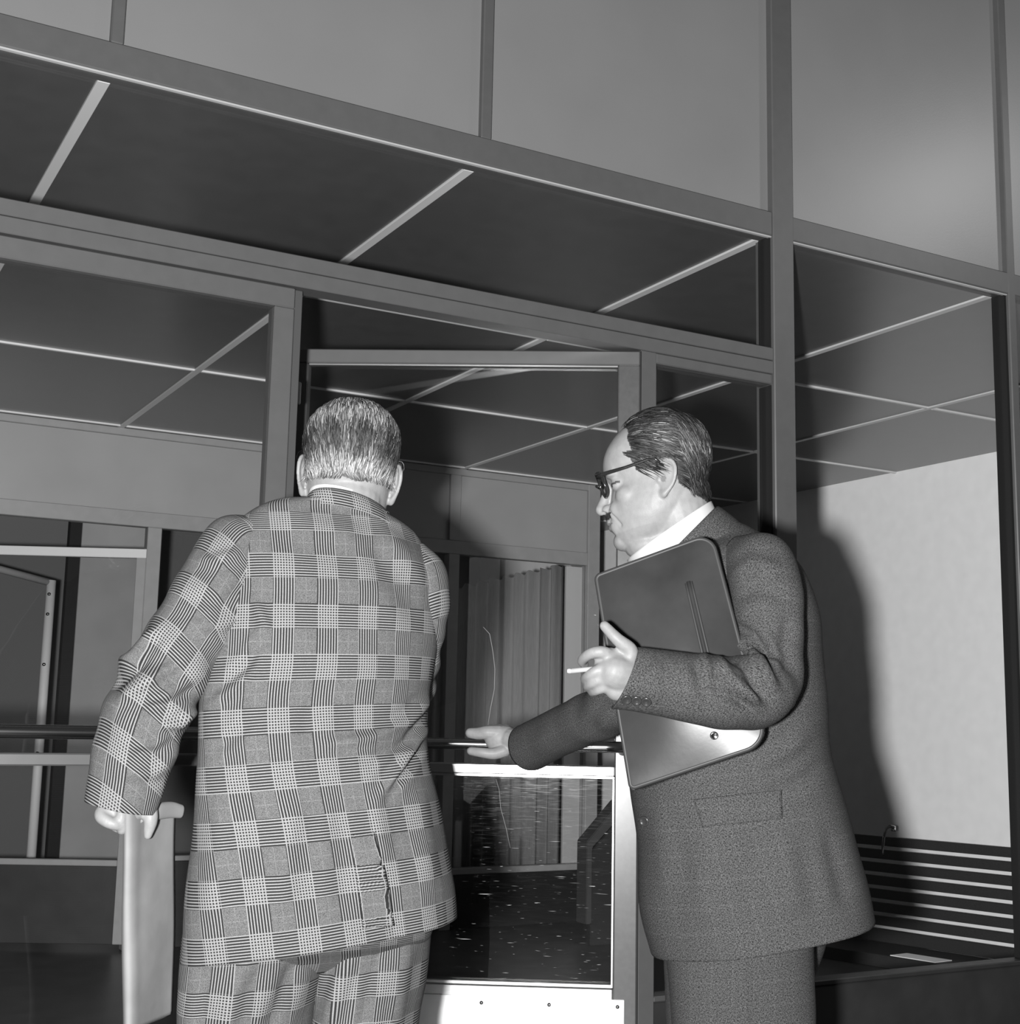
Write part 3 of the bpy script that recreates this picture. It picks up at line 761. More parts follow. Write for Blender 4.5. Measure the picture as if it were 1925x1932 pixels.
def head_bvh(me, co, L):
    m = (L[:, 2] > 0.02) & (L[:, 2] < 0.27) & (np.abs(L[:, 0]) < 0.16) & (np.abs(L[:, 1]) < 0.12)
    idx = np.where(m)[0]; mp = np.full(len(co), -1); mp[idx] = np.arange(len(idx))
    lv = np.empty(len(me.loops), np.int64); me.loops.foreach_get('vertex_index', lv)
    q = lv.reshape(-1, 4) if len(lv) == 4*len(me.polygons) else np.array([list(p.vertices) for p in me.polygons if len(p.vertices) == 4])
    q = mp[q]; q = q[(q >= 0).all(1)]
    return BVHTree.FromPolygons(co[idx].tolist(), q.tolist())
def finger(bl, pts, r0, r1, rad=None):
    n = len(pts); bl.chain(pts, np.linspace(r0, r1, n) if rad is None else np.array(rad), seg=12)

# ---- combed hair strands
def strands(name, bvh, roots, flow, n_step, step, lift, rad, tone, parent, F, stop=None):
    V = []; Fc = []; Tn = []; nb = 0
    for r, tn in zip(roots, tone):
        p = Vector(r); pts = []
        ln = RNG.uniform(0.7, 1.25)
        jit = RNG.normal(0, 0.10, 3); ph = RNG.uniform(0, 6.28)
        for k in range(n_step):
            hit = bvh.find_nearest(p)
            if hit[0] is None or (stop is not None and k > 1 and stop(F.l(np.array(hit[0])))): break
            nrm = hit[1]
            t = k/(n_step-1)
            h = lift*(0.35+0.9*math.sin(math.pi*min(1, t*0.9+0.1)))*(0.6+0.8*((ph*7.3) % 1))
            pts.append((np.array(hit[0])+np.array(nrm)*h, np.array(nrm)))
            L = F.l(np.array(hit[0])); d = flow(L)+jit*0.9+0.12*np.array([math.sin(ph+k*0.9), math.cos(ph*1.7+k*0.8), 0])
            d = (d@F.R); nn = np.array(nrm); d = d-nn*(d@nn); d /= np.linalg.norm(d)+1e-9
            p = Vector(np.array(hit[0])+d*step*ln)
        m = len(pts)
        if m < 3: continue
        P = np.array([a for a, _ in pts]); Nn = np.array([b for _, b in pts])
        T = np.gradient(P, axis=0); T /= np.linalg.norm(T, axis=1)[:, None]+1e-9
        B = np.cross(T, Nn)
        w = rad*(np.sin(np.linspace(0.5, math.pi-0.12, m))*0.9+0.12)[:, None]
        ring = np.stack([P+B*w, P-B*w, P+Nn*w*0.9], 1).reshape(-1, 3)
        V.append(ring)
        for i in range(m-1):
            a = nb+i*3; b = a+3
            Fc += [(a, a+2, b+2, b), (a+2, a+1, b+1, b+2)]
        Tn += [tn]*(m*3); nb += m*3
    me = mesh_py(name, np.vstack(V), Fc); set_tone(me, Tn)
    o = link(name, me, M_HAIR, parent, smooth=True)
    return o
def button(name, c, n, r, m, parent):
    """flat round button with a raised rim, axis n"""
    n = np.asarray(n, float); n /= np.linalg.norm(n); a = np.cross(n, [0.3, 0.2, 1.0]); a /= np.linalg.norm(a); b = np.cross(n, a)
    prof = [(0.0, 0.30), (0.55, 0.30), (0.70, 0.42), (0.88, 0.42), (1.0, 0.22), (1.0, 0.0), (0.85, -0.15)]
    seg = 16; V = []; F = []
    for rr, h in prof:
        for k in range(seg):
            t = 2*math.pi*k/seg; V.append(np.asarray(c)+r*(rr*(a*math.cos(t)+b*math.sin(t))+n*h))
    for i in range(len(prof)-1):
        for k in range(seg): F.append((i*seg+k, i*seg+(k+1) % seg, (i+1)*seg+(k+1) % seg, (i+1)*seg+k))
    F.append(tuple(range((len(prof)-1)*seg, len(prof)*seg)))
    return link(name, mesh_py(name, V, F), m, parent, smooth=True)
def shoe(parent, toe_dir, heel, m):
    d = np.asarray(toe_dir, float); d /= np.linalg.norm(d); s = np.cross(ZU, d)
    rows = []
    for t, hw, h in ((-0.055, 0.020, 0.045), (-0.04, 0.034, 0.075), (0.0, 0.038, 0.090), (0.06, 0.036, 0.080), (0.11, 0.042, 0.060), (0.17, 0.046, 0.048), (0.215, 0.036, 0.038), (0.235, 0.014, 0.026)):
        c = np.asarray(heel)+d*t+ZU*(h/2+0.001); rows.append(np.concatenate([c, s*hw, ZU*h/2]))
    V, F, U = loft(np.array(rows), 26, 20, expo=2.6, capb=True, capt=True)
    return cloth('shoe', [(V, F, U)], m, parent)
M_SHOE = mat('black_shoe_leather', 0.02, 0.3)
M_SHIRT = mat('white_shirt', 0.50, 0.8, 0, 0.2)
M_BUTTON = mat('dark_horn_button', 0.03, 0.22, 0.0, 0.6)
# ================================================================== MAN IN THE CHECKED SUIT (seen from behind)
M_PLAID = glen_plaid('glen_plaid_suit')
p1 = empty('person', tuple(px(600, 1500, 2.30)*np.array([1, 1, 0])), 'man seen from behind in a pale checked suit, leaning toward the glass doors', 'person')
F1 = Frame([0, 0, 0], FH*0.985-RH*0.17-ZU*0.10, ZU+RH*0.055, 1.07)
ear_mid = px(657, 914, 2.44)
F1.O = ear_mid-np.array([-0.004, 0, 0.104])@F1.R
bl = Blob()
make_head(bl, F1, heavy=0.6)
nb1 = px(655, 1000, 2.435)
bl.chain([F1.w((-0.018, 0, 0.075)), F1.w((-0.012, 0, 0.03)), nb1], [0.062, 0.060, 0.062], seg=24)
bl.chain([nb1, px(640, 1140, 2.42), px(600, 1400, 2.34), px(595, 1660, 2.32)], [0.055, 0.09, 0.10, 0.11], seg=20)
LS, LE, LW = px(455, 1035, 2.32), px(318, 1265, 2.21), px(236, 1495, 2.15)
bl.chain([LS, LE], [0.036, 0.033]); bl.chain([LE, LW], [0.033, 0.026])
bl.chain([px(600, 1080, 2.40), LS], [0.06, 0.036])
RS, RE, RW = px(775, 1085, 2.46), px(770, 1300, 2.52), px(705, 1335, 2.78)
bl.chain([px(680, 1090, 2.42), RS], [0.06, 0.036]); bl.chain([RS, RE], [0.036, 0.033]); bl.chain([RE, RW], [0.033, 0.026])
# left hand closed on the envelope
bl.chain([LW, px(240, 1522, 2.15)], [0.026, 0.028])
bl.ell(px(236, 1528, 2.155), np.stack([RT, UP, FW]), (0.036, 0.022, 0.030))
bl.ell(px(216, 1536, 2.16), np.stack([RT, UP, FW]), (0.020, 0.015, 0.028))
bl.ell(px(210, 1532, 2.138), np.stack([RT, UP, FW]), (0.022, 0.017, 0.018))
finger(bl, [px(200, 1522, 2.135), px(190, 1538, 2.122), px(203, 1550, 2.116), px(222, 1556, 2.120), px(236, 1552, 2.145)], 0.0112, 0.0090)
finger(bl, [px(232, 1520, 2.132), px(229, 1544, 2.122), px(230, 1566, 2.126)], 0.0092, 0.0082)
finger(bl, [px(230, 1525, 2.165), px(214, 1545, 2.155), px(222, 1561, 2.155), px(244, 1562, 2.165)], 0.011, 0.008)
finger(bl, [px(240, 1528, 2.185), px(228, 1548, 2.185), px(234, 1561, 2.185), px(250, 1558, 2.19)], 0.010, 0.0075)
finger(bl, [px(268, 1500, 2.175), px(279, 1522, 2.160), px(284, 1548, 2.152), px(279, 1576, 2.150)], 0, 0, rad=[0.0180, 0.0150, 0.0118, 0.0070])
# right hand resting forward
rh = RW
bl.ell(RW+FH*0.05, np.stack([RH, FH, ZU]), (0.036, 0.05, 0.018))
for k in range(4):
    q = RW+FH*0.085+RH*(0.027-0.018*k)
    finger(bl, [q, q+FH*0.035-ZU*0.004, q+FH*0.058-ZU*0.02, q+FH*0.062-ZU*0.04], 0.0095, 0.0072)
q = RW+FH*0.03-RH*0.03
finger(bl, [q, q-RH*0.022+FH*0.03-ZU*0.005, q-RH*0.03+FH*0.06-ZU*0.012], 0.012, 0.008)
# legs
def leg(bl, a, z=0.07):
    a = np.asarray(a); bl.chain([a, a*np.array([1, 1, 0.55]), a*np.array([1, 1, 0])+ZU*z], [0.058, 0.046, 0.036], seg=16)
hipL, hipR = px(480, 1800, 2.30), px(690, 1800, 2.40)
leg(bl, hipL); leg(bl, hipR)
bl.chain([hipL, px(595, 1660, 2.33), hipR], [0.07, 0.10, 0.07], seg=16)
me = bl.remesh('body', 0.0024, 4)
co = me_co(me); Lc = F1.l(co)
def hair_mask1(L):
    """grey back and sides, thin on top"""
    x, y, z = L[:, 0], L[:, 1], L[:, 2]
    line = 0.092+np.clip((x+0.06)*0.30, -0.02, 0.2)+0.003*np.sin(y*120)          # nape line rising to the temples
    return (z > line) & (x < 0.065) & (z < 0.26) & (np.abs(y) < 0.12) & ~((np.abs(y) > 0.0755) & (z < 0.145))
def top1(L): return np.clip((L[:, 2]-0.196)/0.03, 0, 1)*np.clip((L[:, 0]+0.10)/0.05, 0, 1)
mk = hair_mask1(Lc)
tone = np.full(len(co), 0.255)
tone[mk] = (0.07*(1-top1(Lc))+0.20*top1(Lc))[mk]
set_tone(me, tone)
body1 = link('body', me, M_SKIN, p1, smooth=True)
bvh = head_bvh(me, co, Lc)
cand = np.where(mk)[0]
# keep mostly the back half, which is what shows
wgt = np.where(Lc[cand, 0] < 0.03, 1.0, 0.45)*(1-0.55*top1(Lc[cand])); wgt /= wgt.sum()
rt = RNG.choice(cand, 5200, replace=True, p=wgt)
def flow1(L):
    x, y, z = L
    d = np.array([-0.55*max(0, (z-0.15)/0.08)-0.1, 0.15*np.sign(y)*max(0, z-0.17)*8, -1.0])
    if z < 0.10: d += np.array([0.0, 0.5*np.sign(y-0.01), 0])
    return d
zz = Lc[rt, 2]
base = 0.042+0.20*np.exp(-((zz-0.118)/0.016)**2)+0.16*np.clip((zz-0.185)/0.03, 0, 1)+0.02*np.sin(Lc[rt, 1]*140)
tn = np.clip(base*RNG.lognormal(0, 0.75, len(rt)), 0.008, 0.50)
hair1 = strands('hair', bvh, co[rt]+RNG.normal(0, 0.0015, (len(rt), 3)), flow1, 7, 0.0062, 0.0042, 0.00062, tn, p1, F1, stop=lambda L: L[2] < 0.086)
tag(hair1, kind='stuff')

# ---- jacket
dl, dr = 2.28, 2.44
rows = [rowLR(342, 1812, 861, 1733, 2.20, 2.36, 0.150), rowLR(352, 1695, 852, 1642, 2.20, 2.36, 0.150), rowLR(366, 1565, 832, 1538, 2.21, 2.37, 0.146),
        rowLR(377, 1445, 809, 1430, 2.23, 2.38, 0.138), rowLR(379, 1335, 806, 1345, 2.25, 2.40, 0.135), rowLR(398, 1240, 818, 1268, 2.28, 2.43, 0.140),
        rowLR(416, 1145, 828, 1190, 2.31, 2.46, 0.145), rowLR(424, 1068, 832, 1122, 2.33, 2.48, 0.138), rowLR(438, 1006, 818, 1062, 2.34, 2.48, 0.115),
        rowLR(480, 962, 786, 1010, 2.35, 2.47, 0.086), rowLR(548, 942, 748, 978, 2.37, 2.45, 0.074), rowLR(580, 944, 734, 974, 2.385, 2.43, 0.070)]
cr1 = [([(832, 1300), (770, 1360), (700, 1392), (600, 1408)], 10, 0.0075), ([(826, 1330), (770, 1400), (690, 1432)], 9, -0.007),
       ([(812, 1360), (760, 1440), (712, 1510)], 9, 0.008), ([(805, 1385), (770, 1450), (730, 1500)], 7, -0.007),
       ([(600, 1300), (580, 1370), (600, 1450)], 16, -0.004), ([(480, 1130), (500, 1180), (470, 1230)], 10, 0.006), ([(495, 1190), (470, 1250), (430, 1280)], 9, -0.006),
       ([(480, 1270), (430, 1310), (395, 1330)], 10, 0.006), ([(480, 1350), (430, 1400), (385, 1420)], 10, -0.004),
       ([(700, 1480), (716, 1560), (726, 1640)], 14, 0.004), ([(560, 1480), (540, 1600), (530, 1740)], 22, 0.006), ([(640, 1500), (650, 1620), (650, 1740)], 20, -0.004),
       ([(430, 1480), (410, 1600), (395, 1760)], 22, 0.006), ([(790, 1480), (800, 1560), (815, 1680)], 18, 0.005),
       ([(700, 975), (760, 1040), (815, 1120)], 16, 0.004), ([(690, 1010), (740, 1090), (800, 1180)], 18, -0.004), ([(520, 970), (600, 1000), (690, 1010)], 22, 0.004)]
tcs = np.radians([-62, -64, -66, -68, -70, -72, -75, -77, -78, -79, -80, -80])
def wv1(V, t, th):
    return 0.0022*np.sin(th*7+t*5)*(1-t)**2+0.0012*np.sin(t*40+th*3)
V, F, U = loft(np.array(rows), 190, 230, expo=2.35, theta_c=tcs, crease=cr1, wave=wv1)
# centre vent: the left flap laps over the right one
x_, y_, d_ = to_px(V)
vx = 708+(y_-1600)*0.19
near = ((V-CAMP)@FW) < 2.28
s = np.clip((y_-1590)/60, 0, 1)
step = np.where((x_ > vx) & near, 1.0, 0.0)*s*np.exp(-np.clip(x_-vx, 0, None)/60)
V = V+np.outer(step*0.006, FH)
tors = (V, F, U)
# sleeves
lp = np.array([px(505, 1015, 2.34), px(456, 1030, 2.315), px(408, 1120, 2.27), px(362, 1195, 2.235), px(318, 1262, 2.205), px(285, 1330, 2.18), px(258, 1405, 2.165), px(240, 1470, 2.155), px(226, 1522, 2.15)])
lr = np.array([0.040, 0.062, 0.072, 0.069, 0.070, 0.069, 0.067, 0.061, 0.057])
crL = [([(300, 1180), (250, 1240), (215, 1255)], 9, 0.010), ([(290, 1235), (240, 1275), (205, 1300)], 8, -0.008), ([(345, 1245), (270, 1290), (215, 1330)], 10, 0.008),
       ([(380, 1290), (320, 1330), (260, 1340)], 9, -0.008), ([(378, 1330), (340, 1365), (290, 1370)], 9, 0.009), ([(340, 1390), (300, 1420), (240, 1425)], 9, -0.006),
       ([(330, 1430), (290, 1460), (230, 1460)], 10, 0.005), ([(470, 1100), (420, 1140), (350, 1130)], 12, -0.005), ([(480, 1150), (420, 1180), (340, 1180)], 11, 0.006),
       ([(460, 1040), (400, 1060), (370, 1050)], 10, 0.005)]
def wvL(V, t, th): return 0.0035*np.sin(t*46+2.2*np.sin(th*1.0+1))*np.exp(-((t-0.56)/0.2)**2)+0.0012*np.sin(th*5+t*9)
slL = loft(path_rows(lp, lr, lr*0.92), 150, 110, expo=2.1, crease=crL, wave=wvL, theta_c=np.radians([0, 0]))
rp = np.array([px(758, 1058, 2.47), px(782, 1090, 2.46), px(789, 1140, 2.45), px(784, 1200, 2.46), px(776, 1260, 2.49), px(764, 1302, 2.54), px(740, 1322, 2.64), px(712, 1334, 2.76)])
rr_ = np.array([0.052, 0.060, 0.058, 0.052, 0.050, 0.054, 0.054, 0.050])
slR = loft(path_rows(rp, rr_, rr_), 110, 90, expo=2.1, wave=lambda V, t, th: 0.003*np.sin(t*50+2*np.sin(th))*np.exp(-((t-0.6)/0.25)**2))
jacket1 = cloth('jacket', [tors, slL, slR], M_PLAID, p1, thick=0.0035)
bv1 = BVHTree.FromPolygons(tors[0].tolist(), tors[1])
def flap_patch(quad, nx, ny, lift_fn):
    q = np.array(quad, float); V = []; UVv = []
    for j in range(ny+1):
        for i in range(nx+1):
            u, v = i/nx, j/ny
            p = (q[0]*(1-u)+q[1]*u)*(1-v)+(q[3]*(1-u)+q[2]*u)*v
            r = ray(*p); r = r/np.linalg.norm(r); h = bv1.ray_cast(Vector(CAMP), Vector(r))
            n = np.array(h[1]); n = -n if n@r > 0 else n; P = np.array(h[0])
            cs = tors[1][h[2]]; w = 1/(np.linalg.norm(tors[0][list(cs)]-P, axis=1)+1e-5)**1.5; w /= w.sum()
            UVv.append(w@np.array(tors[2][4*h[2]:4*h[2]+4])); V.append(P+n*lift_fn(u, v))
    F = [(j*(nx+1)+i, j*(nx+1)+i+1, (j+1)*(nx+1)+i+1, (j+1)*(nx+1)+i) for j in range(ny) for i in range(nx)]
    return np.array(V), F, [tuple(UVv[k]) for f in F for k in f]
cloth('vent_flap', [flap_patch([(662, 1575), (706, 1570), (734, 1744), (684, 1752)], 14, 40, lambda u, v: 0.0012+0.0075*u*u*min(1, v*3))], M_PLAID, jacket1, thick=0.003)
# jacket collar and shirt collar
cl = [rowLR(574, 964, 748, 1000, 2.385, 2.43, 0.083, lift=-0.012), rowLR(577, 952, 741, 984, 2.386, 2.43, 0.080, lift=-0.014), rowLR(581, 943, 733, 973, 2.387, 2.43, 0.076, lift=-0.016), rowLR(586, 938, 727, 967, 2.39, 2.43, 0.070, lift=-0.016)]
col1 = cloth('jacket_collar', [loft(np.array(cl), 16, 90, expo=2.1, theta_c=tcs[:2]*0+math.radians(-80))], M_PLAID, p1, thick=0.003)
sc = [rowLR(588, 964, 722, 990, 2.395, 2.435, 0.064, lift=-0.014), rowLR(585, 948, 722, 974, 2.394, 2.435, 0.066, lift=-0.016), rowLR(583, 932, 721, 963, 2.394, 2.435, 0.066, lift=-0.018)]
scol1 = cloth('shirt_collar', [loft(np.array(sc), 12, 80, expo=2.0)], M_SHIRT, p1, thick=0.002)
# cuff button
button('cuff_button', px(177, 1496, 2.112), -FW-RT*0.6, 0.0068, M_STEEL, jacket1)

# ---- trousers
def leg_rows(rows_px, foot, hw, hb):
    out = [rowLR(*r) for r in rows_px]
    c0 = out[-1][:3]; foot = np.asarray(foot, float)
    for t, w, b in zip((0.35, 0.7, 1.0), hw, hb):
        out.append(np.concatenate([c0*(1-t)+foot*t, RH*w, FH*b]))
    return np.array(out)
fL = px(462, 1932, 2.30)*np.array([1, 1, 0])+ZU*0.05; fR = px(690, 1932, 2.42)*np.array([1, 1, 0])+ZU*0.05
trL = leg_rows([(366, 1660, 610, 1640, 2.27, 2.34, 0.115), (350, 1780, 616, 1770, 2.25, 2.34, 0.12), (344, 1860, 606, 1850, 2.25, 2.34, 0.12), (342, 1945, 588, 1945, 2.25, 2.34, 0.118)], fL, (0.095, 0.088, 0.085), (0.115, 0.12, 0.125))
trR = leg_rows([(600, 1640, 822, 1620, 2.36, 2.44, 0.105), (602, 1770, 812, 1745, 2.36, 2.44, 0.108), (596, 1850, 803, 1840, 2.36, 2.44, 0.108), (592, 1945, 786, 1945, 2.36, 2.44, 0.106)], fR, (0.088, 0.084, 0.082), (0.11, 0.115, 0.12))
crT = [([(470, 1800), (440, 1870), (425, 1960)], 14, 0.008), ([(560, 1800), (530, 1880), (500, 1960)], 14, -0.008), ([(400, 1800), (385, 1880), (380, 1960)], 14, -0.006),
       ([(668, 1775), (640, 1860), (615, 1950)], 13, 0.009), ([(720, 1770), (700, 1850), (680, 1950)], 14, -0.006), ([(770, 1760), (755, 1850), (740, 1950)], 14, 0.006)]
seat1 = np.array([rowLR(372, 1560, 822, 1550, 2.23, 2.38, 0.132), rowLR(362, 1690, 826, 1660, 2.22, 2.38, 0.135), rowLR(352, 1780, 815, 1745, 2.24, 2.40, 0.125), rowLR(372, 1815, 800, 1775, 2.26, 2.42, 0.100), rowLR(460, 1835, 740, 1810, 2.30, 2.40, 0.06)])
trous1 = cloth('trousers', [loft(seat1, 30, 110, expo=2.2, theta_c=np.radians([-75, -75])), loft(trL, 90, 110, expo=2.2, crease=crT, theta_c=np.radians([-80, -80])), loft(trR, 90, 110, expo=2.2, crease=crT, theta_c=np.radians([-80, -80]))], M_PLAID, p1, thick=0.003)
shoe(p1, FH*0.95-RH*0.3, fL*np.array([1, 1, 0]), M_SHOE); shoe(p1, FH*0.98-RH*0.1, fR*np.array([1, 1, 0]), M_SHOE)

# ---- folded envelope in his hand (a thing of its own)
M_ENV = mat('manila_paper', 0.24, 0.75, 0.0, 0.25, var=0.12, vscale=18, bump=0.10, bscale=40)
env = empty('envelope', tuple(px(285, 1700, 2.15)), 'large pale paper envelope folded lengthwise, held in the checked man\'s left hand', 'envelope')
def env_sheet(y0, y1, prof, nrow, curl=0.0):
    """prof: list of (x px, depth) across the sheet, interpolated and swept downwards"""
    pr = crom(np.array(prof, float), 40); V = []; F = []
    for i in range(nrow+1):
        t = i/nrow
        for k, (x, d) in enumerate(pr):
            y = y0+(y1-(x-231)*0.37-y0)*t
            sh = -t*6+0.004*0
            V.append(px(x+sh*(x-231)/100*0.9 + 1.5*math.sin(t*7+x*0.03), y, d+0.004*math.sin(t*5+x*0.05)))
    n = len(pr)
    for i in range(nrow):
        for k in range(n-1): F.append((i*n+k, i*n+k+1, (i+1)*n+k+1, (i+1)*n+k))
    return V, F
V, F = env_sheet(1524, 1950, [(333, 2.262), (310, 2.226), (286, 2.186), (268, 2.156), (256, 2.134), (245, 2.122), (235, 2.122), (231, 2.138), (236, 2.165), (270, 2.21), (328, 2.275)], 60)
o = link('sheet', mesh_py('sheet', V, F), M_ENV, env, smooth=True); s = o.modifiers.new('t', 'SOLIDIFY'); s.thickness = 0.002
# rolled flap along the top
fp = [px(262, 1538, 2.155), px(290, 1532, 2.182), px(320, 1528, 2.225), px(342, 1531, 2.252)]
o = cloth('flap', [loft(path_rows(np.array(fp), np.array([0.013, 0.0135, 0.0135, 0.011]), np.array([0.008, 0.008, 0.008, 0.007]), up=UP), 24, 26, expo=2.6, capb=True, capt=True)], M_ENV, env)
# ================================================================== MAN WITH GLASSES (seen from the side)
M_SUIT = tweed('dark_worsted_suit', 0.053, 0.85)
p2 = empty('person', tuple(px(1400, 1500, 2.62)*np.array([1, 1, 0])), 'man in a dark suit with glasses and a small moustache, facing left', 'person')
D2 = 2.60
a_ = math.radians(9); pt = math.radians(13)
fh2 = -RH*math.cos(a_)+FH*math.sin(a_)
F2 = Frame([0, 0, 0], fh2*math.cos(pt)-ZU*math.sin(pt), ZU, 1.06)
F2.O = px(1255, 898, D2-0.085)-np.array([-0.014, 0.078, 0.104])*1.06@F2.R
bl = Blob()
make_head(bl, F2, heavy=1.0)
nb2 = px(1308, 1030, D2)
bl.chain([F2.w((-0.020, 0, 0.080)), F2.w((-0.022, 0, 0.03)), nb2], [0.066, 0.061, 0.056], seg=24)
bl.chain([F2.w((0.035, 0, 0.020)), F2.w((0.005, 0, -0.030)), nb2], [0.040, 0.052, 0.05], seg=20)   # throat
bl.chain([nb2, px(1365, 1140, D2), px(1365, 1400, D2), px(1390, 1660, D2)], [0.060, 0.10, 0.11, 0.11], seg=20)
# arms
LS, LE, LW = px(1440, 1050, 2.43), px(1468, 1312, 2.31), px(1192, 1276, 2.232)
RS, RE, RW = px(1290, 1115, 2.80), px(1165, 1325, 3.03), px(985, 1400, 3.41)
bl.chain([px(1370, 1120, D2), LS], [0.07, 0.036]); bl.chain([LS, LE], [0.036, 0.033]); bl.chain([LE, LW], [0.033, 0.026])
bl.chain([px(1350, 1120, D2), RS], [0.07, 0.036]); bl.chain([RS, RE], [0.036, 0.033]); bl.chain([RE, RW], [0.033, 0.027])
# left hand around the portfolio edge, cigarette between the fingers
hd = 2.222
bl.chain([LW, px(1160, 1268, hd)], [0.028, 0.031])
bl.ell(px(1156, 1263, hd+0.002), np.stack([RT*0.93+UP*0.36, UP*0.93-RT*0.36, FW]), (0.031, 0.038, 0.0135))
bl.chain([px(1150, 1290, hd+0.002), px(1162, 1306, hd+0.002), px(1185, 1300, hd+0.005)], [0.0135, 0.015, 0.017])
finger(bl, [px(1152, 1236, hd), px(1134, 1230, hd-0.008), px(1113, 1234, hd-0.002), px(1099, 1246, hd+0.020), px(1103, 1254, hd+0.038)], 0.0112, 0.0078)
finger(bl, [px(1150, 1256, hd), px(1130, 1264, hd-0.010), px(1113, 1274, hd-0.004), px(1104, 1281, hd+0.02), px(1110, 1285, hd+0.04)], 0.0108, 0.0076)
finger(bl, [px(1150, 1276, hd), px(1132, 1283, hd-0.008), px(1117, 1290, hd-0.001), px(1109, 1295, hd+0.02), px(1115, 1299, hd+0.04)], 0.0105, 0.0074)
finger(bl, [px(1152, 1292, hd), px(1138, 1298, hd-0.004), px(1126, 1303, hd+0.004), px(1118, 1306, hd+0.024), px(1122, 1308, hd+0.04)], 0.0095, 0.0068)
finger(bl, [px(1184, 1252, hd+0.005), px(1190, 1228, hd+0.002), px(1165, 1206, hd-0.002), px(1141, 1181, hd+0.006)], 0.0150, 0.0088)
# right hand on the push bar
bl.chain([RW, px(962, 1396, 3.43)], [0.029, 0.030])
bl.ell(px(948, 1395, 3.44), np.stack([RT, UP, FW]), (0.046, 0.036, 0.030))
finger(bl, [px(942, 1383, 3.435), px(920, 1382, 3.432), px(902, 1384, 3.44), px(888, 1383, 3.445)], 0.0200, 0.0135)
finger(bl, [px(952, 1416, 3.415), px(932, 1422, 3.41), px(910, 1420, 3.41), px(889, 1417, 3.42)], 0.0165, 0.0110)
for k in range(3):
    x0 = 938+11*k
    finger(bl, [px(x0, 1380, 3.45), px(x0-8, 1374, 3.49), px(x0-12, 1384, 3.535), px(x0-10, 1405, 3.54)], 0.0125, 0.0085)
hipL, hipR = px(1396, 1800, D2-0.03), px(1390, 1800, D2+0.12)
leg(bl, hipL); leg(bl, hipR)
bl.chain([hipL, px(1390, 1660, D2+0.02), hipR], [0.06, 0.10, 0.06], seg=16)
me = bl.remesh('body', 0.0023, 3)
co = me_co(me); Lc = F2.l(co)
nr = np.empty(len(co)*3); me.vertex_normals.foreach_get('vector', nr); nr = nr.reshape(-1, 3)
# soften the flesh, then cut the facial folds
Lx, Ly, Lz = Lc.T
soft = np.clip((Lx+0.02)/0.03, 0, 1)*np.clip((0.090-Lx)/0.025, 0, 1)*(np.abs(Ly) < 0.10)*(Lz > -0.03)*np.clip((0.20-Lz)/0.03, 0, 1)
soft = np.maximum(soft, np.clip((np.abs(Ly)-0.028)/0.012, 0, 1)*(Lx > 0.03)*(Lz > 0.0)*(Lz < 0.15)*(np.abs(Ly) < 0.09))
soft *= ~((np.abs(Ly) > 0.062) & (Lx < 0.022) & (Lz > 0.05))
soft *= np.where((np.abs(Ly) < 0.028) & (Lx > 0.083) & (Lz < 0.105), 0.05, 1.0)
co = relax(me, co, soft, 12); Lc = F2.l(co)
hx, hy, _ = to_px(co)
hand = ((hx > 1090) & (hx < 1200) & (hy > 1225) & (hy < 1330) & (co@FW-CAMP@FW < 2.3))*np.clip((hx-1118)/14, 0.1, 1)
co = relax(me, co, hand.astype(float), 6)
me.vertices.foreach_set('co', co.ravel()); me.update()
nr = np.empty(len(co)*3); me.vertex_normals.foreach_get('vector', nr); nr = nr.reshape(-1, 3)
def groove(pts, w, depth):
    global co
    pts = np.asarray(pts, float)
    for s in (1, -1):
        best = np.full(len(co), 9.0)
        for a, b in zip(pts[:-1], pts[1:]):
            a = a*np.array([1, s, 1]); b = b*np.array([1, s, 1]); ab = b-a
            t = np.clip(((Lc-a)@ab)/(ab@ab), 0, 1); best = np.minimum(best, np.linalg.norm(Lc-a-t[:, None]*ab, axis=1))
        co = co-nr*(depth*np.exp(-(best/w)**2))[:, None]
groove([(0.105, 0.022, 0.085), (0.098, 0.030, 0.072), (0.090, 0.038, 0.056), (0.083, 0.042, 0.042)], 0.0026, 0.0035)     # cheek fold
groove([(0.112, 0.000, 0.0500), (0.105, 0.014, 0.0503), (0.093, 0.028, 0.048)], 0.0018, 0.0045)                            # mouth
groove([(0.105, 0.0, 0.034), (0.098, 0.016, 0.033)], 0.004, 0.004)                                                          # above chin
groove([(0.111, 0.0115, 0.0740), (0.105, 0.0130, 0.0735)], 0.0032, 0.006)                                                   # nostril
groove([(0.088, 0.030, 0.1215), (0.080, 0.046, 0.1205)], 0.0020, 0.0025)                                                    # lid
me.vertices.foreach_set('co', co.ravel()); me.update()
x, y, z = Lc.T; ay = np.abs(y)
def hair_mask2(L):
    x, y, z = L.T; ay = np.abs(y)
    low = 0.070+np.clip((x+0.055)*0.9, -0.02, 0.06)
    front = 0.038-np.clip((ay-0.045)*1.1, 0, 0.05)*0+0.02*np.sin(np.clip((z-0.15)/0.07, 0, 1)*3.1)*(ay > 0.03)-0.022*np.clip((ay-0.03)/0.03, 0, 1)*(z > 0.165)
    m = (z > low) & (x < front) & (z < 0.27) & (ay < 0.11)
    side = (x > -0.005) & (x < 0.034) & (z > 0.128) & (z < 0.175) & (ay > 0.05)
    m = (m & ~((x > -0.035) & (z < 0.142) & (ay > 0.062))) | side
    return m & ~((ay > 0.0815) & (z < 0.142))
mk = hair_mask2(Lc)
tone = np.full(len(co), 0.255)
tone[(z < 0.03) & (x > 0.02)] = 0.235
tone[mk] = 0.035
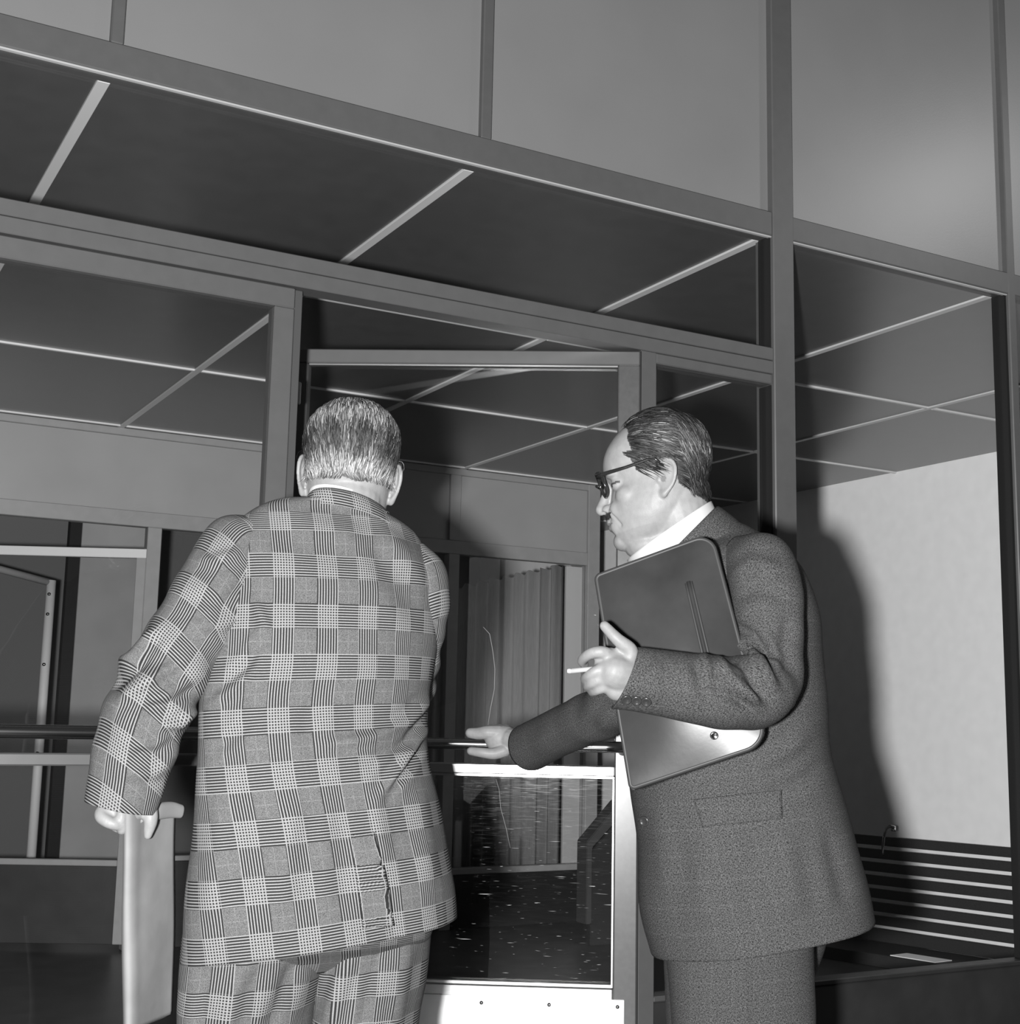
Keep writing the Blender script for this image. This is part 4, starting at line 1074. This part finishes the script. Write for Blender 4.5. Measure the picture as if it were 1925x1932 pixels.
tone[(x > 0.090) & (ay < 0.029) & (z > 0.0590+0.06*ay) & (z < 0.0735-0.07*ay) & (x < 0.1225)] = 0.025
tone[(x > 0.078) & (ay > 0.014) & (ay < 0.050) & (z > 0.1375) & (z < 0.1435)] = 0.07
for s in (1, -1):
    tone[np.linalg.norm(Lc-np.array([0.1085, 0.0130*s, 0.0740]), axis=1) < 0.0036] = 0.05
tone[(x > 0.066) & (ay > 0.022) & (ay < 0.050) & (np.abs(z-0.1190) < 0.0022)] = 0.05
tone[(x > 0.068) & (ay > 0.026) & (ay < 0.040) & (z > 0.1125) & (z < 0.1195)] = 0.04
tone[(np.abs(z-0.0503) < 0.0012) & (x > 0.086) & (ay < 0.029)] = 0.10
tone[(np.linalg.norm((Lc-np.array([-0.010, 0.080, 0.100]))*np.array([1.2, 0.5, 1]), axis=1) < 0.006)] *= 0.6
set_tone(me, tone)
body2 = link('body', me, M_SKIN, p2, smooth=True)
bvh = head_bvh(me, co, Lc)
cand = np.where(mk)[0]
wgt = np.where(Lc[cand, 1] > -0.02, 1.0, 0.4); wgt /= wgt.sum()
rt = RNG.choice(cand, 4600, replace=True, p=wgt)
def flow2(L):
    x, y, z = L
    up = np.clip((z-0.12)/0.08, 0, 1)
    d = np.array([-1.0, 0.0, -0.55*(1-up)-0.25])
    if x < -0.05: d = np.array([-0.35, 0.0, -1.0])
    return d
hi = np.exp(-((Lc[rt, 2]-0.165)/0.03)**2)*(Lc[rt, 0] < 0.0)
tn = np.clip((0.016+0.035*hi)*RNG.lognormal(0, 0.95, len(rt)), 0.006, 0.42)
hair2 = strands('hair', bvh, co[rt]+RNG.normal(0, 0.001, (len(rt), 3)), flow2, 7, 0.0065, 0.0045, 0.00062, tn, p2, F2, stop=lambda L: L[2] < 0.058)
tag(hair2, kind='stuff')

# ---- jacket
rows = [rowLR(1228, 1797, 1643, 1727, D2-0.02, D2, 0.215), rowLR(1206, 1700, 1626, 1650, D2-0.02, D2, 0.212), rowLR(1203, 1580, 1600, 1555, D2-0.01, D2, 0.206),
        rowLR(1188, 1470, 1572, 1462, D2, D2, 0.20), rowLR(1180, 1380, 1557, 1390, D2, D2, 0.198), rowLR(1180, 1290, 1552, 1300, D2, D2, 0.20),
        rowLR(1190, 1200, 1543, 1215, D2, D2, 0.205), rowLR(1204, 1130, 1535, 1150, D2, D2, 0.205), rowLR(1220, 1085, 1512, 1090, D2, D2, 0.19),
        rowLR(1232, 1068, 1470, 1035, D2, D2, 0.155), rowLR(1236, 1062, 1415, 1000, D2, D2, 0.11), rowLR(1230, 1058, 1372, 980, D2, D2, 0.085)]
cr2 = [([(1530, 1380), (1480, 1420), (1420, 1450)], 14, 0.006), ([(1560, 1440), (1500, 1480), (1440, 1500)], 14, -0.005), ([(1480, 1560), (1490, 1650), (1500, 1740)], 22, 0.006),
       ([(1560, 1560), (1580, 1640), (1600, 1720)], 16, -0.006), ([(1340, 1570), (1330, 1660), (1330, 1760)], 26, 0.005), ([(1240, 1500), (1250, 1600), (1260, 1700)], 20, 0.004),
       ([(1420, 1570), (1415, 1660), (1420, 1760)], 20, -0.004)]
V, F, U = loft(np.array(rows), 170, 210, expo=2.3, theta_c=np.radians([0, 0]), crease=cr2, wave=lambda V, t, th: 0.002*np.sin(th*6+t*4)*(1-t)**2+0.001*np.sin(t*36+th*2))
tors = (V, F, U)
lp = np.array([px(1395, 1055, 2.47), px(1432, 1068, 2.42), px(1446, 1120, 2.385), px(1448, 1190, 2.36), px(1450, 1255, 2.335), px(1440, 1300, 2.292), px(1395, 1308, 2.258), px(1330, 1302, 2.238), px(1260, 1290, 2.230), px(1212, 1282, 2.226), px(1180, 1279, 2.225)])
lr = np.array([0.045, 0.066, 0.069, 0.066, 0.062, 0.064, 0.067, 0.063, 0.058, 0.054, 0.053])
crL = [([(1375, 1175), (1420, 1195), (1475, 1270)], 9, -0.0086), ([(1365, 1195), (1420, 1230), (1470, 1310)], 9, 0.0097), ([(1355, 1215), (1405, 1255), (1450, 1330)], 9, -0.0097),
       ([(1345, 1235), (1380, 1280), (1440, 1335)], 9, 0.0097), ([(1335, 1250), (1355, 1300), (1430, 1345)], 9, -0.0086), ([(1322, 1225), (1345, 1275), (1385, 1320)], 9, 0.0076),
       ([(1310, 1240), (1325, 1300), (1345, 1330)], 10, -0.0054), ([(1375, 1090), (1420, 1060), (1480, 1075)], 12, 0.0054), ([(1380, 1130), (1430, 1110), (1490, 1130)], 13, -0.0054),
       ([(1245, 1240), (1230, 1280), (1240, 1330)], 14, 0.0043), ([(1490, 1150), (1480, 1220), (1490, 1290)], 12, -0.0054)]
slL = loft(path_rows(lp, lr*0.98, lr*0.92), 170, 110, expo=2.1, crease=crL, wave=lambda V, t, th: 0.0025*np.sin(t*52+2.2*np.sin(th))*np.exp(-((t-0.5)/0.16)**2)+0.001*np.sin(th*4+t*11))
vx_, vy_, vd_ = to_px(slL[0])                                   # slanted cuff edge
sh = (1280-vy_)*0.34*np.clip((1245-vx_)/65, 0, 1)
slL = (slL[0]+np.outer(sh*vd_/FPX, RT), slL[1], slL[2])
rp = np.array([px(1330, 1100, 2.74), px(1292, 1125, 2.80), px(1235, 1225, 2.91), px(1160, 1328, 3.04), px(1100, 1360, 3.15), px(1045, 1386, 3.26), px(998, 1410, 3.36)])
rr_ = np.array([0.05, 0.066, 0.063, 0.060, 0.058, 0.057, 0.059])
crR = [([(1150, 1320), (1120, 1350), (1120, 1385)], 10, -0.004), ([(1040, 1360), (1020, 1400), (1030, 1430)], 14, 0.003)]
slR = loft(path_rows(rp, rr_, rr_), 110, 80, expo=2.1, crease=crR, wave=lambda V, t, th: 0.003*np.sin(t*44+2*np.sin(th))*np.exp(-((t-0.45)/0.2)**2))
jacket2 = cloth('jacket', [tors, slL, slR], M_SUIT, p2, thick=0.0035)
VJ = np.vstack([tors[0], slL[0], slR[0]]); nF = []
off = 0
for g in (tors, slL, slR):
    nF += [tuple(i+off for i in q) for q in g[1]]; off += len(g[0])
bvj = BVHTree.FromPolygons([tuple(v) for v in VJ], nF)
def on_cloth(bv, x, y, lift=0.0):
    r = ray(x, y); r = r/np.linalg.norm(r)
    h = bv.ray_cast(Vector(CAMP), Vector(r))
    if h[0] is None: return None, None
    n = np.array(h[1]); n = -n if n@r > 0 else n
    return np.array(h[0])+n*lift, n
# jacket collar, lapel roll, shirt collar, tie knot
cl = [rowLR(1240, 1118, 1406, 1000, D2, D2, 0.124), rowLR(1236, 1104, 1388, 982, D2, D2, 0.115), rowLR(1232, 1090, 1368, 966, D2, D2, 0.106), rowLR(1228, 1080, 1354, 957, D2, D2, 0.099), rowLR(1225, 1082, 1347, 960, D2, D2, 0.095)]
cloth('jacket_collar', [loft(np.array(cl), 30, 100, expo=2.0)], M_SUIT, p2, thick=0.003)
sc = [rowLR(1206, 1098, 1354, 985, D2, D2, 0.090), rowLR(1194, 1078, 1349, 966, D2, D2, 0.090), rowLR(1184, 1056, 1341, 948, D2, D2, 0.089)]
cloth('shirt_collar', [loft(np.array(sc), 14, 90, expo=2.3)], M_SHIRT, p2, thick=0.002)
# pocket flap
def patch(quad, nx, ny, lift):
    q = np.array(quad, float); V = []; 
    for j in range(ny+1):
        for i in range(nx+1):
            u, v = i/nx, j/ny
            p = (q[0]*(1-u)+q[1]*u)*(1-v)+(q[3]*(1-u)+q[2]*u)*v
            P, n = on_cloth(bvj, p[0], p[1], lift); V.append(P)
    F = [(j*(nx+1)+i, j*(nx+1)+i+1, (j+1)*(nx+1)+i+1, (j+1)*(nx+1)+i) for j in range(ny) for i in range(nx)]
    uv = []
    for f in F:
        for k in f: uv.append((V[k]@RH, V[k][2]))
    return np.array(V), F, uv
cloth('pocket_flap', [patch([(1312, 1507), (1472, 1489), (1473, 1544), (1328, 1560)], 26, 10, 0.0060)], M_SUIT, jacket2, thick=0.004)
for b in ((1182, 1318), (1201, 1320), (1220, 1322)):
    P, n = on_cloth(bvj, *b, 0.002); button('cuff_button', P, n*0.5-FW*0.5, 0.0086, M_BUTTON, jacket2)
P, n = on_cloth(bvj, 1219, 1549, 0.003); button('front_button', P, n*0.4-FW*0.6, 0.0100, M_BUTTON, jacket2)
# ---- trousers and shoes
fL = px(1398, 1932, D2-0.04)*np.array([1, 1, 0])+ZU*0.05; fR = px(1385, 1932, D2+0.13)*np.array([1, 1, 0])+ZU*0.05
trL = leg_rows([(1262, 1660, 1530, 1640, D2-0.05, D2-0.04, 0.11), (1260, 1790, 1530, 1765, D2-0.05, D2-0.04, 0.11), (1266, 1860, 1532, 1850, D2-0.05, D2-0.04, 0.105), (1272, 1945, 1534, 1945, D2-0.05, D2-0.04, 0.10)], fL, (0.118, 0.110, 0.108), (0.10, 0.098, 0.095))
trR = leg_rows([(1262, 1660, 1560, 1640, D2+0.10, D2+0.10, 0.11), (1256, 1790, 1556, 1765, D2+0.10, D2+0.11, 0.11), (1258, 1860, 1530, 1850, D2+0.11, D2+0.12, 0.105), (1262, 1945, 1520, 1945, D2+0.12, D2+0.13, 0.10)], fR, (0.118, 0.110, 0.108), (0.10, 0.098, 0.095))
cloth('trousers', [loft(trL, 80, 90, expo=2.2, crease=[([(1400, 1800), (1405, 1870), (1405, 1960)], 9, 0.005)]), loft(trR, 60, 80, expo=2.2)], M_SUIT, p2, thick=0.003)
shoe(p2, fh2, fL*np.array([1, 1, 0])-fh2*0.05, M_SHOE); shoe(p2, fh2, fR*np.array([1, 1, 0])-fh2*0.05, M_SHOE)

# ---- eyeglasses
M_RIM = mat('dark_tortoise_rim', 0.018, 0.12, 0.0, 0.7)
gl = empty('eyeglasses', tuple(F2.w((0.105, 0, 0.12))), 'dark rimmed eyeglasses worn by the man in the dark suit', 'glasses')
for s in (1, -1):
    pts = []
    for k in range(33):
        t = 2*math.pi*k/32; c, s_ = math.cos(t), math.sin(t)
        pts.append(F2.w((0.1045-0.010*abs(c)*(1 if c*s > 0 else 0)-0.006*(s_ < 0)*(-s_), s*0.036+0.0265*np.sign(c)*abs(c)**0.8, 0.1205+0.0215*np.sign(s_)*abs(s_)**0.85)))
    tube('rim', pts, [0.0030+0.0018*max(0, math.sin(2*math.pi*k/32)) for k in range(33)], M_RIM, gl, seg=10, cap=False)
    L = pts[:32]; c = sum(L)/32
    V = [c]+L; link('lens', mesh_py('lens', V, [(0, i+1, (i+1) % 32+1) for i in range(32)]), M_GLASS, gl, smooth=True)
    tube('temple', [F2.w((0.104, 0.064*s, 0.132)), F2.w((0.092, 0.074*s, 0.1335)), F2.w((0.05, 0.0795*s, 0.135)), F2.w((0.010, 0.083*s, 0.139)), F2.w((-0.004, 0.084*s, 0.137)), F2.w((-0.016, 0.083*s, 0.122))], [0.0042, 0.004, 0.0032, 0.0028, 0.0028, 0.002], M_RIM, gl, seg=10)
tube('bridge', [F2.w((0.107, 0.011, 0.126)), F2.w((0.1115, 0, 0.1285)), F2.w((0.107, -0.011, 0.126))], 0.003, M_RIM, gl, seg=10)

# ---- leather portfolio under the arm
M_LEATH = mat('dark_polished_leather', 0.032, 0.24, 0.0, 0.11, var=0.35, vscale=9, bump=0.06, bscale=26)
M_LEATH2 = mat('leather_edge', 0.045, 0.42, 0.0, 0.2)
CT = [px(1125, 1087, 2.390), px(1341, 1008, 2.365), px(1445, 1402, 2.27), px(1191, 1487, 2.305)]
pf = empty('portfolio', tuple((CT[2]+CT[3])/2), 'dark polished leather portfolio clamped under the arm of the man with glasses', 'portfolio')
def pf_pt(u, v, lift=0.0):
    P = (CT[0]*(1-u)+CT[1]*u)*(1-v)+(CT[3]*(1-u)+CT[2]*u)*v
    n = np.cross(CT[1]-CT[0], CT[3]-CT[0]); n /= np.linalg.norm(n); n = n if n@FW < 0 else -n
    bulge = 0.014*math.sin(math.pi*min(max(u, 0), 1))*math.sin(math.pi*min(max(v, 0), 1))
    return P+n*(lift+bulge)
W_, H_ = np.linalg.norm(CT[1]-CT[0]), np.linalg.norm(CT[3]-CT[0])
def round_uv(rr, n=8, inset=0.0):
    out = []
    for (cu, cv), a0 in (((1, 0), -90), ((1, 1), 0), ((0, 1), 90), ((0, 0), 180)):
        r = rr if cu == 1 else rr*0.25
        for k in range(n+1):
            a = math.radians(a0+90*k/n)
            u = (W_-r-inset if cu else r+inset)+r*math.cos(a); v = (H_-r-inset if cv else r+inset)+r*math.sin(a)
            out.append((u/W_, v/H_))
    return out
out = round_uv(0.030)
def plate(lift0, lift1, m, name, N=44):
    R_ = 0.030; V = []; F = []
    for j in range(N+1):
        for i in range(N+1):
            u, v = i/N*W_, j/N*H_
            if u > W_-R_ and (v < R_ or v > H_-R_):
                cu, cv = W_-R_, (R_ if v < R_ else H_-R_); du, dv = u-cu, v-cv; L = max(abs(du), abs(dv))
                e = math.hypot(du, dv)
                if e > 1e-9: du, dv = du/e*L, dv/e*L
                u, v = cu+du, cv+dv
            V.append((u/W_, v/H_))
    n = N+1; top = [pf_pt(u, v, lift1) for u, v in V]; bot = [pf_pt(u, v, lift0) for u, v in V]
    for j in range(N):
        for i in range(N):
            q = (j*n+i, j*n+i+1, (j+1)*n+i+1, (j+1)*n+i); F.append(q); F.append(tuple(k+n*n for k in q[::-1]))
    bd = [i for i in range(n)]+[j*n+N for j in range(1, n)]+[N*n+i for i in range(N-1, -1, -1)]+[j*n for j in range(N-1, 0, -1)]
    V = top+bot; o0 = len(V); V += [top[k] for k in bd]; o1 = len(V); V += [bot[k] for k in bd]; nb = len(bd)
    for k in range(nb): F.append((o0+k, o0+(k+1) % nb, o1+(k+1) % nb, o1+k))
    bm = bmesh.new(); vs = [bm.verts.new(tuple(map(float, p))) for p in V]
    for f in F: bm.faces.new([vs[i] for i in f])
    bmesh.ops.recalc_face_normals(bm, faces=bm.faces)
    return link(name, bm_mesh(name, bm), m, pf, smooth=True)
fr_ = plate(-0.008, 0.0, M_LEATH, 'front_cover'); plate(-0.020, -0.010, M_LEATH, 'back_cover')
pip = round_uv(0.030, n=10); pip.append(pip[0])
tube('piping', [pf_pt(*q, -0.003) for q in pip], 0.0042, M_LEATH2, pf, seg=8, cap=False)
tube('zip_edge', [pf_pt(*q, -0.012) for q in pip], 0.0052, M_RIM, pf, seg=8, cap=False)
for du in (-0.022, 0.022):
    tube('strap_welt', [pf_pt(0.735+du*(1 if v < .2 else 1), v, 0.002) for v in (0.185, 0.25, 0.35, 0.45, 0.56, 0.7, 0.86)], 0.0022, M_LEATH2, pf, seg=8)
tube('strap', [pf_pt(0.735, v, 0.0) for v in (0.18, 0.25, 0.35, 0.45, 0.56, 0.7, 0.86)], 0.0038, M_LEATH, pf, seg=8)
button('lock_stud', pf_pt(0.66, 0.895, 0.003), -FW, 0.007, M_STEEL, pf)

# ---- cigarette
cg = empty('cigarette', tuple(px(1090, 1266, hd-0.004)), 'lit white cigarette between the fingers of the man with glasses', 'cigarette')
c0, c1 = px(1078, 1266, hd-0.006), px(1136, 1260, hd+0.002)
tube('paper', [c0, c1], 0.0040, mat('cigarette_paper', 0.34, 0.8), cg, seg=12)
tube('ash', [px(1070, 1266, hd-0.007), px(1074, 1266, hd-0.0065), c0], [0.0030, 0.0042, 0.0044], mat('cigarette_ash', 0.45, 0.95, 0, 0.1, var=0.4, vscale=600), cg, seg=10)
